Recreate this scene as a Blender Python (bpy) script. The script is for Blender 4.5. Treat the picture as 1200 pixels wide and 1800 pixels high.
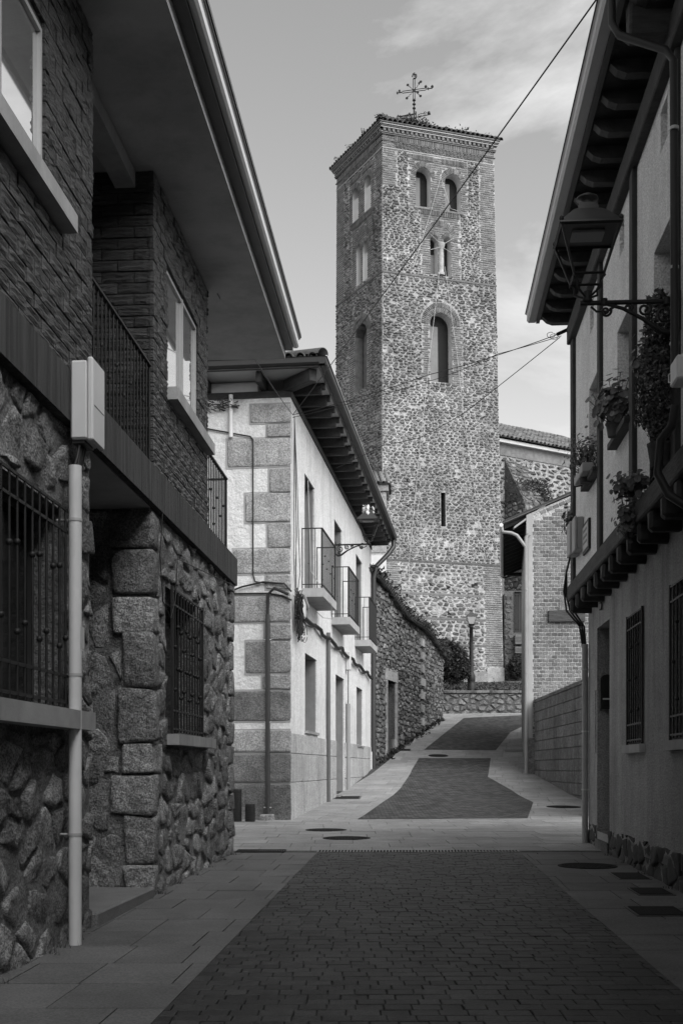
import bpy, bmesh, math, random
from mathutils import Vector, Matrix
from mathutils.geometry import tessellate_polygon
from mathutils import noise as mnoise
R = math.radians
for o in list(bpy.data.objects): bpy.data.objects.remove(o, do_unlink=True)
SC = bpy.context.scene
COL = SC.collection

# ------------------------------------------------------------------ camera, sky, sun, exposure
F, HCAM, HY, CX = 2100.0, 1.25, 1350.0, 600.0      # focal length in photo pixels, eye height, horizon row, centre column
cd = bpy.data.cameras.new('camera'); cam = bpy.data.objects.new('camera', cd); COL.objects.link(cam)
cd.sensor_fit = 'HORIZONTAL'; cd.sensor_width = 24.0; cd.lens = F / 1200 * 24.0
cam.location = (0, 0, HCAM); cam.rotation_euler = (R(90), 0, 0)
cd.shift_y = (HY - 900) / 1200; cd.clip_start = 0.05; cd.clip_end = 3000
SC.camera = cam
SUN_EL, SUN_AZ = R(44), R(141)     # azimuth clockwise from +Y (the way the camera looks)
world = bpy.data.worlds.new('World'); SC.world = world; world.use_nodes = True
nt = world.node_tree; nt.nodes.clear()
def N(tree, t, **kw):
    n = tree.nodes.new(t)
    for k, v in kw.items(): setattr(n, k, v)
    return n
sky = N(nt, 'ShaderNodeTexSky', sky_type='NISHITA', sun_disc=False, sun_elevation=SUN_EL, sun_rotation=SUN_AZ, air_density=1.0, dust_density=0.5)
sp = N(nt, 'ShaderNodeSeparateColor'); nt.links.new(sky.outputs[0], sp.inputs[0])       # black and white film behind an orange filter: mostly red
bw = N(nt, 'ShaderNodeMix', data_type='FLOAT'); bw.inputs[0].default_value = 0.0; nt.links.new(sp.outputs[0], bw.inputs[2]); nt.links.new(sp.outputs[1], bw.inputs[3])
tc = N(nt, 'ShaderNodeTexCoord')
CLX, CLY, CLZ = 5.219, 3.102, 0.183
mp = N(nt, 'ShaderNodeMapping'); mp.inputs['Scale'].default_value = (1.5, 1.5, 3.2); mp.inputs['Rotation'].default_value = (0, R(-24), 0)
mp.inputs['Location'].default_value = (CLX, CLY, CLZ)
nt.links.new(tc.outputs['Generated'], mp.inputs[0])
cn = N(nt, 'ShaderNodeTexNoise'); cn.inputs['Scale'].default_value = 1.7; cn.inputs['Detail'].default_value = 9; cn.inputs['Roughness'].default_value = 0.6; cn.inputs['Distortion'].default_value = 0.35
nt.links.new(mp.outputs[0], cn.inputs[0])
cr = N(nt, 'ShaderNodeMapRange'); cr.inputs[1].default_value = 0.50; cr.inputs[2].default_value = 0.70; cr.inputs[3].default_value = 0.0; cr.inputs[4].default_value = 0.85
nt.links.new(cn.outputs[0], cr.inputs[0])
mx = N(nt, 'ShaderNodeMix', data_type='FLOAT'); nt.links.new(cr.outputs[0], mx.inputs[0]); nt.links.new(bw.outputs[0], mx.inputs[2]); mx.inputs[3].default_value = 2.7
bg = N(nt, 'ShaderNodeBackground'); bg.inputs[1].default_value = 0.118
nt.links.new(mx.outputs[0], bg.inputs[0])
wo = N(nt, 'ShaderNodeOutputWorld'); nt.links.new(bg.outputs[0], wo.inputs[0])
sd = bpy.data.lights.new('sun', 'SUN'); sd.energy = 1.5; sd.angle = R(60); sd.color = (1, 1, 1)
sun = bpy.data.objects.new('sun', sd); COL.objects.link(sun)
_sv = Vector((math.sin(SUN_AZ) * math.cos(SUN_EL), math.cos(SUN_AZ) * math.cos(SUN_EL), math.sin(SUN_EL)))
sun.rotation_euler = _sv.to_track_quat('Z', 'Y').to_euler()
sun.location = _sv * 60
SC.view_settings.view_transform = 'Standard'; SC.view_settings.look = 'None'
SC.view_settings.gamma = 1.0; SC.view_settings.exposure = 1.7; SC.view_settings.use_curve_mapping = False
SC.render.engine = 'CYCLES'

# ------------------------------------------------------------------ helpers
rng = random.Random(7)
MATS = {}
def mat(name, c, var=0.18, scale=6.0, rough=0.85, bump=0.25, bscale=45.0, dist=0.02, rand=0.0, stretch=(1, 1, 1), metal=0.0, spec=0.4, big=0.12, bstretch=None, detail=6, speck=0.0, stain=0.0, ss=150.0):
    m = bpy.data.materials.new(name); m.use_nodes = True; t = m.node_tree; t.nodes.clear()
    out = N(t, 'ShaderNodeOutputMaterial'); p = N(t, 'ShaderNodeBsdfPrincipled'); t.links.new(p.outputs[0], out.inputs[0])
    p.inputs['Roughness'].default_value = rough; p.inputs['Metallic'].default_value = metal; p.inputs['Specular IOR Level'].default_value = spec
    g = N(t, 'ShaderNodeNewGeometry')
    def noise(sc, st, det=detail, ro=0.6):
        mpn = N(t, 'ShaderNodeMapping'); mpn.inputs['Scale'].default_value = st; t.links.new(g.outputs['Position'], mpn.inputs[0])
        n = N(t, 'ShaderNodeTexNoise'); n.inputs['Scale'].default_value = sc; n.inputs['Detail'].default_value = det; n.inputs['Roughness'].default_value = ro
        t.links.new(mpn.outputs[0], n.inputs[0]); return n
    def maprange(src, a, b, lo, hi):
        r = N(t, 'ShaderNodeMapRange'); t.links.new(src, r.inputs[0])
        for i, v in enumerate((a, b, lo, hi)): r.inputs[i + 1].default_value = v
        return r.outputs[0]
    def mul(a, b):
        q = N(t, 'ShaderNodeMath', operation='MULTIPLY'); t.links.new(a, q.inputs[0])
        if isinstance(b, float): q.inputs[1].default_value = b
        else: t.links.new(b, q.inputs[1])
        return q.outputs[0]
    n1 = noise(scale, stretch)
    v = maprange(n1.outputs[0], 0.25, 0.75, c * (1 - var), c * (1 + var))
    if big:
        n2 = noise(0.55, (1, 1, 1), 4); v = mul(v, maprange(n2.outputs[0], 0.3, 0.7, 1 - big, 1 + big))
    if speck:
        n3 = noise(ss, (1, 1, 1), 2); v = mul(v, maprange(n3.outputs[0], 0.38, 0.62, 1 - speck, 1 + speck))
    if stain:
        n4 = noise(2.2, (1, 1, 0.16), 5, 0.7); v = mul(v, maprange(n4.outputs[0], 0.46, 0.68, 1.0, 1 - stain))
    if rand:
        oi = N(t, 'ShaderNodeObjectInfo'); ad = N(t, 'ShaderNodeMath', operation='ADD'); fr = N(t, 'ShaderNodeMath', operation='FRACT')
        t.links.new(oi.outputs['Random'], ad.inputs[0]); t.links.new(g.outputs['Random Per Island'], ad.inputs[1]); t.links.new(ad.outputs[0], fr.inputs[0])
        v = mul(v, maprange(fr.outputs[0], 0, 1, 1 - rand, 1 + rand))
    cc = N(t, 'ShaderNodeCombineColor')
    for i in range(3): t.links.new(v, cc.inputs[i])
    t.links.new(cc.outputs[0], p.inputs['Base Color'])
    if bump:
        nb = noise(bscale, bstretch or stretch, 8, 0.65)
        b = N(t, 'ShaderNodeBump'); b.inputs['Strength'].default_value = bump; b.inputs['Distance'].default_value = dist
        t.links.new(nb.outputs[0], b.inputs['Height']); t.links.new(b.outputs[0], p.inputs['Normal'])
    MATS[name] = m; return m
def brickmat(name, c1, c2, mortar, bw_, bh, rough=0.9, axis='xy', msize=0.012):
    m = bpy.data.materials.new(name); m.use_nodes = True; t = m.node_tree; t.nodes.clear()
    out = N(t, 'ShaderNodeOutputMaterial'); p = N(t, 'ShaderNodeBsdfPrincipled'); t.links.new(p.outputs[0], out.inputs[0]); p.inputs['Roughness'].default_value = rough
    p.inputs['Specular IOR Level'].default_value = 0.25
    g = N(t, 'ShaderNodeNewGeometry'); b = N(t, 'ShaderNodeTexBrick'); t.links.new(g.outputs['Position'], b.inputs[0])
    b.inputs['Scale'].default_value = 1.0; b.inputs['Brick Width'].default_value = bw_; b.inputs['Row Height'].default_value = bh; b.inputs['Mortar Size'].default_value = msize
    b.inputs['Color1'].default_value = (c1, c1, c1, 1); b.inputs['Color2'].default_value = (c2, c2, c2, 1); b.inputs['Mortar'].default_value = (mortar, mortar, mortar, 1)
    n = N(t, 'ShaderNodeTexNoise'); n.inputs['Scale'].default_value = 2.6; n.inputs['Detail'].default_value = 12; n.inputs['Roughness'].default_value = .75; t.links.new(g.outputs['Position'], n.inputs[0])
    r = N(t, 'ShaderNodeMapRange'); t.links.new(n.outputs[0], r.inputs[0]); r.inputs[1].default_value = .3; r.inputs[2].default_value = .7; r.inputs[3].default_value = .6; r.inputs[4].default_value = 1.4
    mm = N(t, 'ShaderNodeMix', data_type='RGBA', blend_type='MULTIPLY'); mm.inputs[0].default_value = 1
    t.links.new(b.outputs[0], mm.inputs[6]); t.links.new(r.outputs[0], mm.inputs[7]); t.links.new(mm.outputs[2], p.inputs['Base Color'])
    bu = N(t, 'ShaderNodeBump'); bu.inputs['Strength'].default_value = .5; bu.inputs['Distance'].default_value = .01; bu.invert = True
    t.links.new(b.outputs[1], bu.inputs['Height']); t.links.new(bu.outputs[0], p.inputs['Normal'])
    MATS[name] = m; return m

class Fr:                               # a vertical wall plane: plan point = o + d*u + n*w
    def __init__(s, o, d, n):
        s.o = Vector((o[0], o[1])); s.d = Vector((d[0], d[1])); s.n = Vector((n[0], n[1])).normalized()
    def p(s, u, z, w=0.0):
        q = s.o + s.d * u + s.n * w; return Vector((q.x, q.y, z))
    def px(s, x, y, w=0.0):             # photo pixel -> (u, z) on this plane
        t = (x - CX) / F; o = s.o + s.n * w
        det = s.d.x * (-1) + t * s.d.y  # o + d*u = Y*(t,1)
        u = (-o.x * (-1) - t * o.y) / det if abs(det) > 1e-9 else 0
        u = (o.x - t * o.y) / (t * s.d.y - s.d.x)
        Y = o.y + s.d.y * u
        return u, HCAM + (HY - y) / F * Y
def PX(x, y, Y): return Vector(((x - CX) / F * Y, Y, HCAM + (HY - y) / F * Y))
def screen(p):
    if p.y < 0.3: return None
    return (CX + p.x / p.y * F, HY - (p.z - HCAM) / p.y * F)

def root_off(par):
    v = Vector((0, 0, 0))
    while par is not None: v += par.location; par = par.parent
    return v
class MB:
    def __init__(s): s.v = []; s.f = []; s.sm = []
    def add(s, vs, fs, smooth=False):
        b = len(s.v); s.v += [tuple(q) for q in vs]; s.f += [tuple(b + i for i in q) for q in fs]; s.sm += [smooth] * len(fs); return s
    def box(s, c, ax, ay, az):          # centre + three half-extent vectors
        c = Vector(c); ax, ay, az = Vector(ax), Vector(ay), Vector(az)
        vs = [c + ax * i + ay * j + az * k for i in (-1, 1) for j in (-1, 1) for k in (-1, 1)]
        fs = [(0, 1, 3, 2), (4, 6, 7, 5), (0, 4, 5, 1), (2, 3, 7, 6), (0, 2, 6, 4), (1, 5, 7, 3)]
        if ax.cross(ay).dot(az) < 0: fs = [q[::-1] for q in fs]
        return s.add(vs, fs)
    def fbox(s, fr, u0, u1, z0, z1, w0, w1):   # box in wall coordinates
        vs = [fr.p(u, z, w) for u in (u0, u1) for w in (w0, w1) for z in (z0, z1)]
        c = sum(vs, Vector()) / 8; ax = (vs[4] - vs[0]) / 2; ay = (vs[2] - vs[0]) / 2; az = (vs[1] - vs[0]) / 2
        return s.box(c, ax, ay, az)
    def cbox(s, c, ax, ay, az, b=0.012, jit=0.0, smooth=False):   # chamfered box, 44 triangles
        c = Vector(c); A = [Vector(ax), Vector(ay), Vector(az)]; L = [max(a.length, 1e-6) for a in A]; vs = []; idx = {}
        for i in (-1, 1):
            for j in (-1, 1):
                for k in (-1, 1):
                    sg = (i, j, k); dj = Vector((rng.uniform(-jit, jit), rng.uniform(-jit, jit), rng.uniform(-jit, jit)))
                    for f in range(3):
                        p = c + dj
                        for a in range(3):
                            p = p + A[a] * sg[a] * (1 if a == f else max(0.05, 1 - b / L[a]))
                        idx[(sg, f)] = len(vs); vs.append(p)
        fs = []
        for f in range(3):
            o1, o2 = (f + 1) % 3, (f + 2) % 3
            for sg in (-1, 1):
                q = []
                for (a, bb) in ((-1, -1), (1, -1), (1, 1), (-1, 1)):
                    t = [0, 0, 0]; t[f] = sg; t[o1] = a; t[o2] = bb; q.append(idx[(tuple(t), f)])
                fs.append(tuple(q if sg > 0 else q[::-1]))
        for f in range(3):                 # edges parallel to axis f
            o1, o2 = (f + 1) % 3, (f + 2) % 3
            for a in (-1, 1):
                for bb in (-1, 1):
                    t0 = [0, 0, 0]; t0[f] = -1; t0[o1] = a; t0[o2] = bb; t1 = list(t0); t1[f] = 1; t0, t1 = tuple(t0), tuple(t1)
                    q = (idx[(t0, o1)], idx[(t1, o1)], idx[(t1, o2)], idx[(t0, o2)])
                    fs.append(q if a * bb < 0 else q[::-1])
        for i in (-1, 1):
            for j in (-1, 1):
                for k in (-1, 1):
                    q = tuple(idx[((i, j, k), f)] for f in range(3)); fs.append(q if i * j * k > 0 else q[::-1])
        if A[0].cross(A[1]).dot(A[2]) < 0: fs = [q[::-1] for q in fs]
        return s.add(vs, fs, smooth)
    def tube(s, pts, r, n=6, cap=True, smooth=True):
        pts = [Vector(p) for p in pts]; m = len(pts); rr = r if isinstance(r, (list, tuple)) else [r] * m
        rings = []; prev = None
        for i, p in enumerate(pts):
            t = (pts[min(i + 1, m - 1)] - pts[max(i - 1, 0)])
            t = t.normalized() if t.length > 1e-9 else Vector((0, 0, 1))
            if prev is None:
                a = t.orthogonal().normalized()
                if abs(t.z) < 0.9: a = (Vector((0, 0, 1)) - t * t.z).normalized()
            else:
                a = (prev - t * prev.dot(t)); a = a.normalized() if a.length > 1e-6 else t.orthogonal().normalized()
            prev = a; b = t.cross(a)
            rings.append([p + (a * math.cos(6.2832 * k / n) + b * math.sin(6.2832 * k / n)) * rr[i] for k in range(n)])
        vs = [q for rg in rings for q in rg]; fs = []
        for i in range(m - 1):
            for k in range(n):
                k2 = (k + 1) % n; fs.append((i * n + k, i * n + k2, (i + 1) * n + k2, (i + 1) * n + k))
        s.add(vs, fs, smooth)
        if cap:
            s.add(rings[0], [tuple(range(n))[::-1]]); s.add(rings[-1], [tuple(range(n))])
        return s
    def lathe(s, c, prof, n=12, smooth=True, axes=None):   # prof: (radius, height) list
        c = Vector(c); X, Y, Z = axes or (Vector((1, 0, 0)), Vector((0, 1, 0)), Vector((0, 0, 1))); vs = []
        for r, h in prof:
            for k in range(n):
                a = 6.28318 * k / n; vs.append(c + X * (r * math.cos(a)) + Y * (r * math.sin(a)) + Z * h)
        fs = []
        for i in range(len(prof) - 1):
            for k in range(n):
                k2 = (k + 1) % n; fs.append((i * n + k, i * n + k2, (i + 1) * n + k2, (i + 1) * n + k))
        s.add(vs, fs, smooth); b = len(prof) - 1
        s.add(vs[:n], [tuple(range(n))[::-1]]); s.add(vs[b * n:], [tuple(range(n))]); return s
    def panel(s, fr, outline, holes=(), w=0.0, depth=0.3, mapf=None):   # wall face with openings and their reveals
        P = mapf or fr.p; polys = [outline] + list(holes)
        flat = [q for pl in polys for q in pl]
        tris = tessellate_polygon([[Vector((u, z, 0)) for u, z in pl] for pl in polys])
        vs = [P(u, z, w) for u, z in flat]; nn = Vector((fr.n.x, fr.n.y, 0)); fs = []
        for a, b, c in tris:
            nr = (vs[b] - vs[a]).cross(vs[c] - vs[a])
            if nr.length < 1e-12: continue
            fs.append((a, b, c) if nr.dot(nn) > 0 else (a, c, b))
        s.add(vs, fs)
        for h in holes: s.reveal(fr, h, w, depth, P)
        return s
    def reveal(s, fr, h, w, depth, P=None):
        P = P or fr.p; k = len(h); cu = sum(q[0] for q in h) / k; cz = sum(q[1] for q in h) / k; cc = P(cu, cz, w - depth / 2)
        for i in range(k):
            a, b = h[i], h[(i + 1) % k]; q = [P(a[0], a[1], w), P(b[0], b[1], w), P(b[0], b[1], w - depth), P(a[0], a[1], w - depth)]
            nr = (q[1] - q[0]).cross(q[2] - q[0])
            if nr.dot(cc - (q[0] + q[2]) / 2) < 0: q = q[::-1]
            s.add(q, [(0, 1, 2, 3)])
        return s
    def prism(s, fr, poly, w0, w1, mapf=None):      # wall-plane polygon with thickness
        P = mapf or fr.p; k = len(poly); vs = [P(u, z, w0) for u, z in poly] + [P(u, z, w1) for u, z in poly]
        ar = sum(poly[i][0] * poly[(i + 1) % k][1] - poly[(i + 1) % k][0] * poly[i][1] for i in range(k))
        n3 = (P(1, 0, 0) - P(0, 0, 0)).cross(Vector((0, 0, 1))); nn = Vector((fr.n.x, fr.n.y, 0))
        flip = (ar > 0) != (n3.dot(nn) > 0)
        f1 = tuple(range(k, 2 * k)); f0 = tuple(range(k))[::-1]; sd = [(i, (i + 1) % k, k + (i + 1) % k, k + i) for i in range(k)]
        fs = [f0, f1] + sd
        if (w1 < w0): flip = not flip
        return s.add(vs, [q[::-1] for q in fs] if flip else fs)
    def build(s, name, m, parent=None, kind=None, loc=None):
        me = bpy.data.meshes.new(name)
        off = root_off(parent) if parent else (Vector(loc) if loc else Vector((0, 0, 0)))
        me.from_pydata([(v[0] - off[0], v[1] - off[1], v[2] - off[2]) for v in s.v], [], s.f)
        if any(s.sm): me.polygons.foreach_set('use_smooth', s.sm)
        me.materials.append(MATS[m] if isinstance(m, str) else m); me.update()
        o = bpy.data.objects.new(name, me); COL.objects.link(o)
        if parent: o.parent = parent
        elif loc: o.location = loc
        if kind: o['kind'] = kind
        return o
    def area(s):
        sp = [screen(Vector(v)) for v in s.v]; sp = [q for q in sp if q]
        if not sp: return 0
        x0 = max(0, min(q[0] for q in sp)); x1 = min(1200, max(q[0] for q in sp)); y0 = max(0, min(q[1] for q in sp)); y1 = min(1800, max(q[1] for q in sp))
        return max(0, x1 - x0) * max(0, y1 - y0)
def thing(name, label, cat, loc, group=None):
    o = bpy.data.objects.new(name, None); COL.objects.link(o); o.location = loc; o.empty_display_size = 0.2
    o['label'] = label; o['category'] = cat
    if group: o['group'] = group
    return o
def tag(o, label, cat, group=None):
    o['label'] = label; o['category'] = cat
    if group: o['group'] = group
    return o
def pieces(lst, name, m, parent, rest, limit=290):    # the largest in view as parts of their own, the others joined
    lst = sorted(lst, key=lambda q: -q.area())
    for q in lst[:limit]: q.build(name, m, parent)
    if lst[limit:]:
        r = MB()
        for q in lst[limit:]:
            b = len(r.v); r.v += q.v; r.f += [tuple(b + i for i in f) for f in q.f]; r.sm += q.sm
        r.build(rest, m, parent, kind='stuff')
def clip_half(poly, a, b, c):      # keep a*u+b*z<=c
    out = []; k = len(poly)
    for i in range(k):
        p, q = poly[i], poly[(i + 1) % k]; dp = a * p[0] + b * p[1] - c; dq = a * q[0] + b * q[1] - c
        if dp <= 0: out.append(p)
        if (dp < 0 < dq) or (dq < 0 < dp):
            t = dp / (dp - dq); out.append((p[0] + (q[0] - p[0]) * t, p[1] + (q[1] - p[1]) * t))
    return out
def parea(p): return abs(sum(p[i][0] * p[(i + 1) % len(p)][1] - p[(i + 1) % len(p)][0] * p[i][1] for i in range(len(p)))) / 2
def rubble_cells(u0, u1, z0, z1, su, sz, excl=(), jit=0.36, seed=1, drop=0.0, jz=None):
    r = random.Random(seed); nu = max(1, round((u1 - u0) / su)); nz = max(1, round((z1 - z0) / sz)); su = (u1 - u0) / nu; sz = (z1 - z0) / nz
    pts = {}
    for j in range(-2, nz + 2):
        for i in range(-2, nu + 3):
            pts[(i, j)] = (u0 + (i + 0.5 + (0.5 if j % 2 else 0) + r.uniform(-jit, jit)) * su, z0 + (j + 0.5 + r.uniform(-(jz or jit), jz or jit)) * sz)
    cells = []; asp = su / sz
    for j in range(-1, nz + 1):
        for i in range(-1, nu + 1):
            if drop and r.random() < drop: continue
            c = pts[(i, j)]; poly = [(c[0] - su * 1.3, c[1] - sz * 1.3), (c[0] + su * 1.3, c[1] - sz * 1.3), (c[0] + su * 1.3, c[1] + sz * 1.3), (c[0] - su * 1.3, c[1] + sz * 1.3)]
            for dj in (-2, -1, 0, 1, 2):
                for di in (-2, -1, 0, 1, 2):
                    if (di, dj) == (0, 0): continue
                    q = pts.get((i + di, j + dj))
                    if not q: continue
                    a = (q[0] - c[0]); b = (q[1] - c[1]) * asp * asp
                    poly = clip_half(poly, a, b, a * (c[0] + q[0]) / 2 + b * (c[1] + q[1]) / 2)
                    if len(poly) < 3: break
                if len(poly) < 3: break
            if len(poly) < 3: continue
            for a, b, cc in ((-1, 0, -u0), (1, 0, u1), (0, -1, -z0), (0, 1, z1)):
                if len(poly) >= 3: poly = clip_half(poly, a, b, cc)
            if len(poly) < 3: continue
            bad = False
            for (e0, e1, f0, f1) in excl:
                pu = [p[0] for p in poly]; pz = [p[1] for p in poly]
                if max(pu) <= e0 or min(pu) >= e1 or max(pz) <= f0 or min(pz) >= f1: continue
                mu = sum(pu) / len(pu); mz = sum(pz) / len(pz); opts = []
                for a, b, cc in ((1, 0, e0), (-1, 0, -e1), (0, 1, f0), (0, -1, -f1)):
                    q = clip_half(poly, a, b, cc)
                    if len(q) >= 3: opts.append((parea(q), q))
                if not opts: bad = True; break
                ar, q = max(opts, key=lambda t: t[0])
                if ar < 0.22 * su * sz: bad = True; break
                poly = q
            if bad or parea(poly) < 0.1 * su * sz: continue
            cells.append(poly)
    return cells
def stone(P, poly, gap, h, n=9, rings=3, r=rng, rough=0.07):    # one rubble stone from its cell outline
    cu = sum(p[0] for p in poly) / len(poly); cz = sum(p[1] for p in poly) / len(poly)
    size = math.sqrt(max(parea(poly), 1e-6)); pts = [p for i, p in enumerate(poly) if math.dist(p, poly[i - 1]) > size * .12]
    if len(pts) < 3: pts = list(poly)
    while len(pts) < n:
        k = max(range(len(pts)), key=lambda i: math.dist(pts[i], pts[(i + 1) % len(pts)])); a, b = pts[k], pts[(k + 1) % len(pts)]; t = r.uniform(.35, .65)
        if math.dist(a, b) < size * .3: break
        pts.insert(k + 1, (a[0] + (b[0] - a[0]) * t, a[1] + (b[1] - a[1]) * t))
    ring = []
    for (u, z) in pts:
        du, dz = u - cu, z - cz; d = math.hypot(du, dz) or 1e-6; q = max(.35 * d, d - gap * 1.25 * r.uniform(.5, 1.5)) / d * (1 - r.uniform(0, rough)); ring.append((du * q, dz * q))
    n = len(ring); m = MB(); vs = []; tl = (r.uniform(-.16, .16), r.uniform(-.16, .16))
    spec = [(1.0, -0.03, 0), (0.975, 0.78, .18), (0.87, .97, .14), (.5, 1.0, .22)] if rings == 3 else [(1.0, -0.02, 0), (0.80, 0.9, .35)]
    ccw = (P(1, 0, 0) - P(0, 0, 0)).cross(Vector((0, 0, 1))).dot(P(0, 0, 1) - P(0, 0, 0)) > 0
    ar = sum(ring[i][0] * ring[(i + 1) % n][1] - ring[(i + 1) % n][0] * ring[i][1] for i in range(n))
    if ar < 0: ring = ring[::-1]
    for sc, hh, jt in spec:
        for du, dz in ring:
            hz = hh * h * (1 + r.uniform(-jt, jt)) + (tl[0] * du * sc + tl[1] * dz * sc) if hh > 0 else hh
            vs.append(P(cu + du * sc, cz + dz * sc, hz))
    vs.append(P(cu, cz, h * r.uniform(.85, 1.15))); nr = len(spec); fs = []
    for a in range(nr - 1):
        for i in range(n):
            j = (i + 1) % n; fs.append((a * n + i, a * n + j, (a + 1) * n + j, (a + 1) * n + i))
    for i in range(n): fs.append(((nr - 1) * n + i, (nr - 1) * n + (i + 1) % n, nr * n))
    m.add(vs, fs if ccw else [q[::-1] for q in fs], smooth=(rings == 3)); return m
def rect(u0, u1, z0, z1): return [(u0, z0), (u1, z0), (u1, z1), (u0, z1)]
def arch(u0, u1, z0, zt, n=12):    # round-headed opening, zt = crown
    r = (u1 - u0) / 2; zs = zt - abs(r); c = (u0 + u1) / 2
    return [(u0, z0), (u1, z0)] + [(c + r * math.cos(math.pi * i / n), zs + abs(r) * math.sin(math.pi * i / n)) for i in range(n + 1)]
def lerp(a, b, t): return a + (b - a) * t
def bar_mesh(p0, p1, r, knobs=(), kr=2.2, n=6):      # an iron bar with forged collars
    m = MB(); p0, p1 = Vector(p0), Vector(p1); m.tube([p0, p1], r, n)
    d = (p1 - p0).normalized()
    for t in knobs:
        c = p0.lerp(p1, t); m.tube([c - d * r * 2.0, c - d * r * 1.0, c + d * r * 1.0, c + d * r * 2.0], [r * 1.05, r * kr, r * kr, r * 1.05], n)
    return m
def cable(name, pts, r, m, label, cat='cable', group=None, sag=0.0, seg=14):
    P = [Vector(p) for p in pts]; out = []
    for a, b in zip(P[:-1], P[1:]):
        k = seg if (a - b).length > 1.0 else 4
        for i in range(k):
            t = i / k; q = a.lerp(b, t); q.z -= sag * 4 * t * (1 - t) * ((a - b).length / 10); out.append(q)
    out.append(P[-1]); mb = MB().tube(out, r, 5); o = mb.build(name, m, loc=tuple(P[0])); return tag(o, label, cat, group)
GZ = [(-80, -1.0), (0, 0.0), (22.2, 0.275), (29, 0.55), (36, 1.05), (40, 1.54), (54, 3.67), (58, 3.9), (120, 4.2), (900, 6.0)]
def zg(Y):
    for (a, za), (b, zb) in zip(GZ[:-1], GZ[1:]):
        if Y <= b: return za + (zb - za) * (Y - a) / (b - a)
    return GZ[-1][1]
def GP(x, y):                       # photo pixel on the ground -> (X, Y)
    lo, hi = 2.0, 60.0
    f = lambda Y: HCAM + (HY - y) / F * Y - zg(Y)
    Y = lo
    while Y < hi and f(Y) > 0: Y += 0.05
    a, b = Y - 0.05, Y
    for _ in range(30):
        mm = (a + b) / 2
        if f(mm) > 0: a = mm
        else: b = mm
    return ((x - CX) / F * a, a)

# ------------------------------------------------------------------ materials (all greys: the photograph is black and white)
mat('ground_earth', .10, .25, 3, bump=.4, bscale=25)
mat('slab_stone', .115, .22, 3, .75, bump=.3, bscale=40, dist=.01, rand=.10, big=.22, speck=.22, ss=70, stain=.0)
mat('slab_joint', .035, .2, 5)
mat('paver', .032, .4, 9, .6, bump=.6, bscale=45, dist=.012, rand=.4, big=.35, speck=.35, ss=90)
mat('paver_joint', .020, .3, 10)
brickmat('paver_far', .030, .085, .015, .155, .15, .8, msize=.012)
mat('iron', .014, .3, 20, .55, bump=.1, bscale=80, spec=.3)
mat('cast_iron', .014, .4, 30, .8, bump=.3, bscale=60, spec=.15)
mat('rough_stone', .25, .6, 8, .85, bump=1.0, bscale=16, dist=.07, rand=.38, speck=.5, ss=70, big=.25)
mat('mortar_dark', .21, .45, 7, .95, bump=1.0, bscale=18, dist=.07, speck=.35, ss=70, big=.3)
mat('rustic_brick', .055, .6, 2.6, .42, bump=.8, bscale=6, dist=.08, rand=.3, stretch=(2.2, 2.2, 11), spec=.7, detail=4)
mat('brick_mortar', .06, .2, 10, .95)
mat('band_concrete', .055, .9, 2.2, .75, bump=.9, bscale=3.5, dist=.08, stretch=(9, 9, .4), bstretch=(9, 9, .5))
mat('soffit_plaster', .46, .12, 2, .95, bump=.25, bscale=18, big=.15, stain=.2)
mat('white_metal', .62, .04, 3, .4, bump=0, spec=.5)
mat('grey_metal', .38, .06, 3, .4, bump=0, spec=.5)
mat('dark_metal', .03, .1, 3, .45, bump=0, spec=.5)
mat('sill_concrete', .34, .15, 6, .85, bump=.2, bscale=60, stain=.25)
mat('granite', .25, .32, 5, .85, bump=.6, bscale=22, rand=.18, speck=.3, ss=40, dist=.04, big=.25, stain=.25)
mat('granite_dark', .12, .5, 2.5, .85, bump=.6, bscale=22, rand=.2, speck=.3, ss=40, dist=.04, big=.25, stain=.3)
mat('granite_step', .15, .15, 5, .85, bump=.3, bscale=80, speck=.35)
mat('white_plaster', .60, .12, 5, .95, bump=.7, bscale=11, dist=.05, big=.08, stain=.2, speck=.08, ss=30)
mat('plaster_joint', .30, .1, 4, .95)
mat('stucco', .36, .14, 4, .95, bump=1.0, bscale=40, dist=.03, big=.14, speck=.22, ss=55, stain=.32)  # lower wall: shade below the jetty is put into this darker grey
mat('stucco_lit', .80, .1, 4, .95, bump=1.0, bscale=40, dist=.03, big=.06, speck=.2, ss=55, stain=.14)  # same stucco on the upper wall, its stronger light put into the colour
mat('reveal_paint', .55, .05, 3, .9, bump=.1)
mat('timber', .026, .5, 5, .75, bump=.5, bscale=14, dist=.03, rand=.25)
mat('timber_grey', .05, .5, 3, .8, bump=.7, bscale=8, dist=.04, stretch=(1, 1, 6))
mat('tower_mortar', .33, .25, 3, .95, bump=.9, bscale=6, dist=.12, big=.28, speck=.15, ss=12, stain=.25)
mat('tower_stone', .135, .4, 4, .9, bump=.9, bscale=6, dist=.12, rand=.5, big=.3)
mat('tower_brick', .12, .35, 5, .9, bump=.3, bscale=12, rand=.35, big=.15)
mat('tower_brick_light', .24, .25, 6, .9, bump=.3, bscale=20, rand=.3)
mat('plaster_light', .50, .08, 3, .95, bump=.2, bscale=20)
mat('column_stone', .32, .3, 4, .9, bump=.6, bscale=9, dist=.06, rand=.2)
mat('dark_void', .012, .1, 3, .95, bump=0)
mat('tile', .13, .3, 7, .9, bump=.4, bscale=25, rand=.35)
mat('tile_dark', .06, .35, 7, .9, bump=.4, bscale=25, rand=.35)
mat('moss', .045, .5, 14, .95, bump=1, bscale=30, dist=.05)
mat('nave_mortar', .28, .25, 3, .95, bump=.8, bscale=6, dist=.12, speck=.2, ss=12)
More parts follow.
